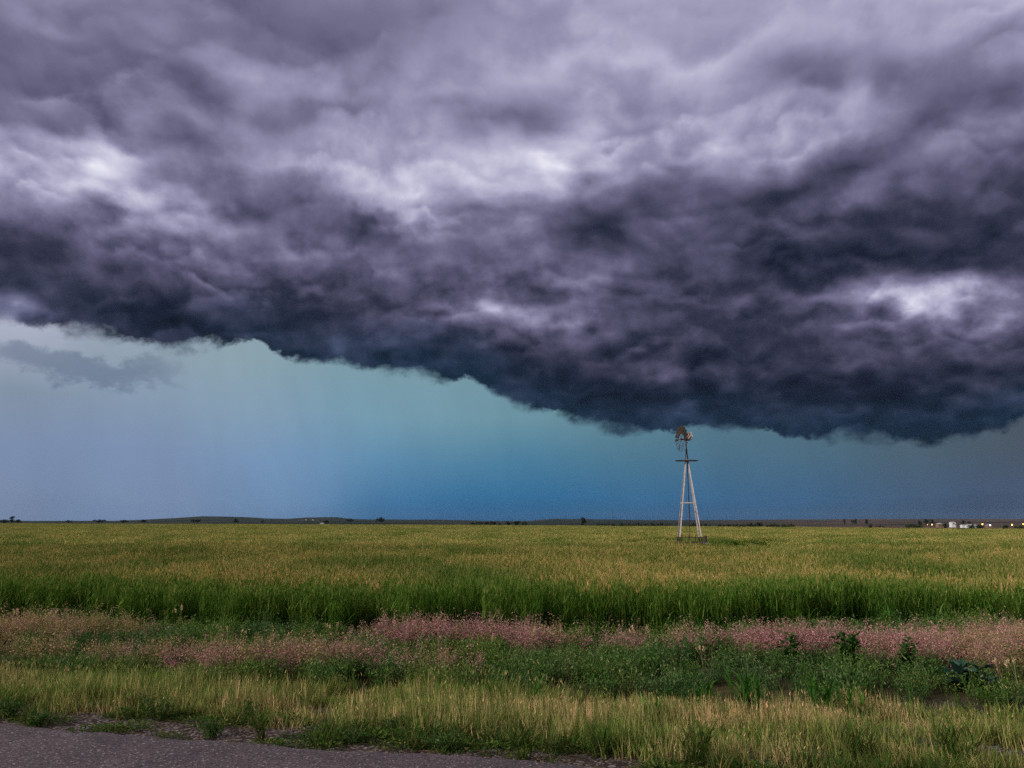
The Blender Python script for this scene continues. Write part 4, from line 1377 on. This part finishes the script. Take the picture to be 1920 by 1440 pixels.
broad_grass(1405, 1350, .46, 80, 'bright green broad-bladed grass clump in the mown grass right of the middle', 21)
broad_grass(1320, 1334, .36, 34, 'small broad-bladed grass tuft left of the bright green clump', 22)
broad_grass(1545, 1348, .44, 66, 'broad-bladed grass clump in the mown grass, right of the bright green clump', 23)
broad_grass(1605, 1352, .34, 26, 'thin broad-bladed tuft at the right foot of the broad-bladed clumps', 24)
broad_grass(1008, 1332, .36, 30, 'green broad-bladed tuft in the mown grass in the middle', 25)
broad_grass(1228, 1345, .26, 14, 'single broad-bladed tuft in the straw left of the bright green clump', 26)
broad_grass(985, 1425, .34, 90, 'long-bladed grass tuft at the asphalt edge in the middle', 27, w=.010, name='grass_tuft', mat=m_verge, spread=.03)
broad_grass(1310, 1436, .36, 110, 'long-bladed grass tuft on the dirt right of the end of the asphalt', 28, w=.010, name='grass_tuft', mat=m_verge, spread=.05)
broad_grass(488, 1388, .28, 70, 'long-bladed grass tuft by the asphalt edge left of the middle', 29, w=.010, name='grass_tuft', mat=m_verge, spread=.03)
broad_grass(1600, 1436, .34, 130, 'dense dark grass tuft at the bottom right', 30, w=.010, name='grass_tuft', mat=m_verge, spread=.07)
broad_grass(1790, 1436, .36, 130, 'dense dark grass tuft nearest the bottom right corner', 31, w=.010, name='grass_tuft', mat=m_verge, spread=.08)
broad_grass(1120, 1420, .30, 90, 'grass tuft between the two long-bladed tufts at the bottom', 32, w=.010, name='grass_tuft', mat=m_verge, spread=.05)
broad_grass(1660, 1188, .55, 40, 'blue-green coarse grass clump at the foot of the wheat on the right', 33, w=.026)
broad_grass(1760, 1196, .50, 34, 'coarse grass clump at the foot of the wheat above the right pink grass', 34, w=.026)
broad_grass(1560, 1192, .40, 30, 'coarse grass clump in the dark gap before the wheat', 35, w=.022)
broad_grass(425, 1196, .45, 16, 'pale green coarse grass stalks before the wheat on the left', 36, w=.020)


def seed_stalk(px, py, h, label, seed, n=3):
    o = plant_root('seed_stalk', px, py, label, 'dry stalk')
    g = np.random.default_rng(seed)
    mb = MB()
    base = np.stack([g.normal(0, .03, n), g.normal(0, .03, n), np.full(n, -.03)], 1)
    hh = h * g.uniform(.8, 1.05, n); hh[0] = h
    for j in range(n):
        mb = MB()
        tipp, an = ribbons(mb, base[j:j + 1], g.uniform(0, 6.28), hh[j], g.uniform(0, .2), g.uniform(.1, .5), .006, 5, 0, tip=.5, tint=.3)
        st = mb.build('stem', m_seed, o)
        mb = MB()
        m = 26; f = g.uniform(-.14, .02, m)
        d = (tipp - base[j:j + 1]).repeat(m, 0); d /= np.linalg.norm(d, axis=1, keepdims=True)
        c = tipp + d * f[:, None] * h * .8 + g.normal(0, .006, (m, 3))
        leaves(mb, c, d + g.normal(0, .4, (m, 3)), g.normal(0, 1, (m, 3)), .035, .011, 0, tint=g.uniform(0, 1, m))
        mb.build('seed_head', m_seed, st)
    return o


for i, (px, py, h, lab) in enumerate((
        (332, 1195, .62, 'pale seed stalk rising before the wheat on the left'),
        (75, 1205, .62, 'pale seed stalk left above the tan grass at the left'),
        (38, 1200, .60, 'leftmost pale seed stalk above the tan grass'),
        (432, 1222, .48, 'pale bent seed stalk over the green ditch weeds on the left'),
        (628, 1222, .52, 'pale seed stalk at the left end of the middle pink grass'),
        (930, 1238, .40, 'whitish seed stalk below the middle pink grass'),
        (993, 1240, .52, 'whitish seed stalk at the right end of the middle pink grass'),
        (1045, 1236, .50, 'straw-coloured seed stalk just right of the middle pink grass'),
        (1208, 1240, .56, 'tallest whitish seed stalk before the wheat, left of the right pink grass'),
        (1325, 1262, .40, 'thin pale stalk at the left foot of the right pink grass'),
        (1882, 1292, .44, 'pale seed stalk in the far right brown-pink grass'),
        (1912, 1298, .44, 'rightmost pale seed stalk by the picture edge'))):
    seed_stalk(px, py, h, lab, 40 + i)

# ================================================================== far trees, buildings and lamps
m_crown = leafy('far_foliage', (0.010, 0.017, 0.008), (0.022, 0.034, 0.014), (0.034, 0.044, 0.018), 0.15, 0.35)
m_trunk = plain('bark', (0.035, 0.028, 0.022), 0.95, 0.0, 4.0)


def make_tree(seed, kind='round'):
    g = np.random.default_rng(seed)
    root = bpy.data.objects.new('tree', None)
    COL.objects.link(root)
    mb = MB()
    mb.tube([(0, 0, -.3), (.03, .02, .18), (0, .02, .42)], [.055, .04, .025], 6)
    lobes_ = []
    nl = {'round': 9, 'wide': 13, 'spiky': 10}[kind]
    for i in range(nl):
        a = g.uniform(0, 6.28)
        rr = g.uniform(.05, {'round': .30, 'wide': .55, 'spiky': .28}[kind])
        zz = g.uniform(.32, .80) if kind != 'spiky' else g.uniform(.3, 1.0)
        c = np.array([math.cos(a) * rr, math.sin(a) * rr, zz - rr * .25])
        lobes_.append((c, g.uniform(.11, .22)))
        mb.tube([(0, .02, .25 + .1 * g.uniform()), tuple(c * [.6, .6, .8]), tuple(c)], [.022, .014, .006], 5)
    mb.build('trunk', m_trunk, root)
    mb = MB()
    for c, r in lobes_:
        n = 70
        p = g.normal(0, 1, (n, 3)); p /= np.linalg.norm(p, axis=1, keepdims=True)
        p = c + p * r * g.uniform(.5, 1.15, (n, 1)) * [1, 1, .85]
        d = g.normal(0, 1, (n, 3)) + [0, 0, .3]
        leaves(mb, p, d, g.normal(0, 1, (n, 3)), g.uniform(.05, .12, n), .07, 0, tint=g.uniform(0, 1, n) ** 2, t=p[:, 2].clip(0, 1))
    mb.build('crown', m_crown, root)
    return root


protos = {k: [make_tree(200 + 10 * i + j, k) for j in range(2)] for i, k in enumerate(('round', 'wide', 'spiky'))}
used = set()


def copy_thing(o):
    c = o.copy(); COL.objects.link(c)
    for ch in o.children:
        d = ch.copy(); COL.objects.link(d); d.parent = c
    return c


def tree(px, Y, wpx, hpx, kind, label, group=None, base_py=None):
    """a tree at depth Y whose crown covers wpx by hpx photo pixels"""
    src_ = protos[kind][random.randrange(2)]
    if src_.name in used: o = copy_thing(src_)
    else:
        o = src_; used.add(src_.name)
    p = at_depth(px, 978, Y)
    z = float(gz(p.x, Y))
    o.location = (p.x, Y, z)
    s = Y / F_PX
    seen = float(np.interp(px, [0, 960, 1290, 1920], [981.5, 984.5, 987, 990.5])) if Y < 1000 else float(np.interp(px, [0, 300, 1500, 1600, 1920], [980, 978, 978, 980, 984]))
    wn = {'round': .95, 'wide': 1.4, 'spiky': .9}[kind]
    H = at_depth(px, seen - hpx, Y).z - z
    hpx = H / s
    o.scale = (wpx * s / wn, wpx * s / wn, H / 1.0)
    o.rotation_euler.z = random.uniform(0, 6.28)
    return tag(o, label, 'tree', group)


# at the left end of the horizon
tree(6, 800, 22, 9, 'wide', 'low dark tree at the left end of the horizon')
tree(22, 790, 16, 13, 'spiky', 'tallest spiky tree at the left end of the horizon')
tree(33, 800, 16, 10, 'round', 'round dark tree right of the spiky tree on the left horizon')
tree(130, 1200, 14, 5, 'wide', 'tiny tree on the horizon right of the left tree group')
tree(185, 1200, 26, 6, 'wide', 'low wide tree on the left horizon before the bluish hill')
tree(232, 1200, 20, 5, 'wide', 'second low wide tree before the bluish hill on the left')
tree(270, 1100, 14, 6, 'round', 'small dark tree at the left foot of the bluish hill')
tree(370, 1200, 24, 6, 'wide', 'low dark tree under the top of the left bluish hill')
tree(442, 1100, 14, 6, 'round', 'small dark tree at the right foot of the left bluish hill')
tree(492, 1100, 8, 4, 'round', 'tiny dark shrub-like tree between the two bluish hills')
tree(610, 700, 15, 10, 'round', 'dark round tree beside the pale lights at the foot of the second hill')
tree(655, 1500, 18, 7, 'wide', 'small tree on the horizon right of the second hill')
tree(712, 1000, 20, 10, 'wide', 'dark tree on the horizon just left of the middle')
for i, (px, w, h) in enumerate(((886, 14, 6), (898, 16, 7), (912, 20, 8), (926, 18, 9), (938, 10, 6))):
    tree(px, 640 + 25 * (i % 2), w, h, 'wide' if i % 2 else 'round', 'dark tree in the short row on the horizon near the middle', 'trees in the short row near the middle')
tree(955, 600, 16, 9, 'round', 'dark tree at the left of the pair right of the short row')
tree(968, 610, 18, 11, 'round', 'taller dark tree of the pair right of the short row')
tree(984, 640, 14, 7, 'wide', 'low dark bush-like tree right of the tall pair')
tree(1094, 520, 13, 14, 'spiky', 'tallest ragged tree on the horizon left of the windmill')
for i, px in enumerate((1122, 1134, 1146, 1166, 1180, 1196, 1214, 1228, 1240, 1252)):
    tree(px, 560 + 30 * (i % 3), random.uniform(12, 20), random.uniform(6, 9), random.choice(('round', 'wide')), 'small dark tree in the row between the ragged tree and the windmill', 'trees in the row left of the windmill')
for i, px in enumerate((1300, 1312, 1326, 1352, 1366, 1380, 1394, 1408, 1424, 1440, 1456, 1470, 1484)):
    tree(px, 430 + 25 * (i % 3), random.uniform(14, 22), random.uniform(7, 10), random.choice(('round', 'wide')), 'dark tree in the long hedge line right of the windmill', 'trees in the hedge line right of the windmill')
for i, (px, Y, w, h, k, lab) in enumerate((
        (1583, 1500, 6, 8, 'round', 'tiny round tree on the brown slope left of the ridge trees'),
        (1600, 1500, 14, 9, 'wide', 'wide dark tree on the skyline of the brown slope'),
        (1625, 1500, 8, 8, 'round', 'small round tree on the skyline right of the wide one'),
        (1632, 420, 10, 7, 'round', 'low dark tree at the field edge under the brown slope'),
        (1650, 420, 18, 6, 'wide', 'wide low tree at the field edge under the brown slope'),
        (1710, 400, 24, 9, 'wide', 'long dark tree at the field edge left of the white building'),
        (1724, 380, 10, 12, 'spiky', 'upright dark tree at the field edge left of the orange lamps'),
        (1738, 1600, 12, 11, 'wide', 'dark skyline tree over the orange lamps'),
        (1748, 1600, 10, 9, 'round', 'round skyline tree over the orange lamps'),
        (1772, 700, 10, 9, 'round', 'dark tree beside the small brown house'),
        (1806, 1600, 10, 8, 'round', 'small skyline tree above the long white building'),
        (1818, 1600, 8, 7, 'round', 'small skyline tree right above the long white building'),
        (1822, 380, 22, 9, 'wide', 'dark tree in front of the long white building'),
        (1838, 385, 16, 10, 'round', 'dark round tree right of the long white building'),
        (1884, 380, 16, 10, 'round', 'dark tree left of the brightest orange lamp at the right'),
        (1912, 390, 20, 7, 'wide', 'low dark tree at the right edge of the horizon'))):
    tree(px, Y, w, h, k, lab)
for k_ in protos:
    for o in protos[k_]:
        if o.name not in used:
            for ch in list(o.children): bpy.data.objects.remove(ch)
            bpy.data.objects.remove(o)

m_white = plain('white_paint', (0.62, 0.62, 0.65), 0.6, 0.0, 0.4, var=.08)
m_roof = plain('grey_roof', (0.30, 0.29, 0.30), 0.7, 0.0, 0.4)
m_brown = plain('brown_wall', (0.20, 0.12, 0.09), 0.9, 0.0, 0.5)
m_glass, t, out = new_mat('dark_window')
b = t.n('ShaderNodeBsdfPrincipled'); b.inputs['Base Color'].default_value = (.02, .025, .03, 1); b.inputs['Roughness'].default_value = .1
t.put(out.inputs[0], b.outputs[0])


def house(name, px0, px1, py_top, py_bot, Y, depth, wall, label, roof_h=.25, windows=2, cat='building', shed=False):
    a = at_depth(px0, py_bot, Y); b_ = at_depth(px1, py_top, Y)
    w = b_.x - a.x; h = b_.z - a.z
    z0 = a.z
    o = empty(name, ((a.x + b_.x) / 2, Y + depth / 2, z0), label, cat)
    hw = h * (1 - roof_h)
    mb = MB(); mb.box((0, 0, (hw - 6) / 2), (w, depth, hw + 6))
    mb.build('wall', wall, o)
    mb = MB(); e = .06 * w
    vs = [(-w / 2 - e, -depth / 2 - e, hw + .03), (w / 2 + e, -depth / 2 - e, hw + .03), (w / 2 + e, depth / 2 + e, hw + .03), (-w / 2 - e, depth / 2 + e, hw + .03)]
    ridge = [(-w / 2 * (.4 if not shed else 1) , 0, h), (w / 2 * (.4 if not shed else 1), 0, h)]
    mb.add(vs + ridge, [(0, 1, 5, 4), (2, 3, 4, 5), (0, 3, 2, 1)])
    mb.f.append((np.array([(1, 2, 5), (3, 0, 4)]), 0))
    mb.build('roof', m_roof if not shed else wall, o)
    for i in range(windows):
        x = (i + .5) / windows * w - w / 2
        mb = MB(); mb.box((x, -depth / 2 - .03, hw * .55), (w / windows * .28, .06, hw * .35)); mb.build('window', m_glass, o)
    mb = MB(); mb.box((w * .32, -depth / 2 - .035, hw * .3), (min(1.2, w * .15), .07, hw * .6)); mb.build('door', m_brown if wall is not m_brown else m_wood, o)
    return o


house('white_building', 1784.5, 1792, 978, 985.6, 900, 5, m_white, 'bright white square building standing alone on the right horizon', .16, 1)
house('long_building', 1818, 1832, 983.6, 987.2, 800, 8, m_white, 'long low white building behind the dark tree on the right', .35, 4, shed=True)
house('small_shed', 1804, 1811, 984, 986.6, 850, 4, m_white, 'small low white shed left of the long white building', .3, 1, shed=True)
house('brown_house', 1760, 1768, 980.5, 987, 850, 6, m_brown, 'small brown house right of the three orange lamps', .35, 2, 'house')
house('small_cottage', 1852, 1860, 983.3, 987.2, 820, 5, m_brown, 'low dark house beneath the white lamp on the right', .4, 2, 'house')
house('farm_house', 600, 606.5, 980, 984, 720, 6, m_white, 'tiny pale farmhouse beside the round tree left of the middle', .4, 1, 'house')


def lamp(px, py, Y, col, e, r, label, group=None):
    p = at_depth(px, py, Y)
    z0 = float(gz(p.x, Y))
    o = empty('street_lamp', (p.x, Y, z0), label, 'street lamp', group=group)
    h = max(p.z - z0, 1.5)
    mb = MB(); mb.tube([(0, .3, -.5), (0, .3, h * .96), (0, .0, h + r * .8)], [.12, .08, .06], 6); mb.build('pole', m_rust, o)
    m, t, out = new_mat('lamp_glow')
    em = t.n('ShaderNodeEmission'); em.inputs[0].default_value = (*col, 1); em.inputs[1].default_value = e
    t.put(out.inputs[0], em.outputs[0])
    mb = MB(); mb.lathe([(0, r), (r * .6, r * .8), (r, 0), (r * .6, -r * .8), (0, -r)], 8, (0, 0, h)); mb.build('bulb', m, o)
    return o


OR = (1.0, 0.42, 0.10)
lamp(1739, 983.8, 900, OR, 2.5, .5, 'faint orange lamp, leftmost on the right horizon')
lamp(1747.5, 983.6, 900, OR, 8.0, .6, 'bright orange lamp, middle of the three left of the white building')
lamp(1755, 984.2, 900, OR, 5.0, .5, 'orange lamp nearest the small brown house')
lamp(1842, 982.8, 850, OR, 10.0, .65, 'bright orange lamp right of the long white building')
lamp(1856.5, 984.8, 810, (1, .97, .9), 9.0, .6, 'white lamp over the low dark house')
lamp(1897.5, 984.0, 850, OR, 11.0, .7, 'brightest orange lamp near the right edge')
lamp(1918.5, 982.6, 850, OR, 6.0, .6, 'orange lamp at the very right edge')
lamp(573.5, 977.6, 2400, (1, .95, .85), 1.4, .8, 'left of the two tiny pale lamps on the second bluish hill')
lamp(586.5, 977.6, 2400, (1, .95, .85), 1.4, .8, 'right of the two tiny pale lamps on the second bluish hill')

# thin radio mast on the horizon
p = at_depth(1148.5, 956, 1500)
mast = empty('radio_mast', (p.x, 1500, float(gz(p.x, 1500))), 'hair-thin radio mast on the horizon left of the windmill', 'mast')
hm = p.z - mast.location.z
mb = MB()
for k in range(3):
    a = k * 2.094
    mb.tube([(math.cos(a) * .28, math.sin(a) * .28, -1), (math.cos(a) * .28, math.sin(a) * .28, hm)], .11, 5)
nb = 12
for i in range(nb):
    z = hm * (i + .5) / nb
    for k in range(3):
        a, c = k * 2.094, (k + 1) * 2.094
        mb.bar((math.cos(a) * .28, math.sin(a) * .28, z), (math.cos(c) * .28, math.sin(c) * .28, z + hm / nb * .5), .05)
mb.build('lattice', m_rust, mast)
mb = MB(); mb.tube([(0, 0, hm - .1), (0, 0, hm + 1.5)], .05, 5); mb.build('antenna', m_rust, mast)


# ================================================================== air: thin rain haze over the plain
m_haze, t, out = new_mat('haze')
pv = t.n('ShaderNodeVolumePrincipled')
pv.inputs['Color'].default_value = (0.42, 0.62, 0.95, 1)
pv.inputs['Density'].default_value = HAZE
pv.inputs['Anisotropy'].default_value = 0.0
t.t.links.new(pv.outputs[0], out.inputs['Volume'])
mb = MB(); mb.box((0, 4000, 42), (24000, 10500, 98))
hz = mb.build('haze', m_haze)
tag(hz, kind='stuff')
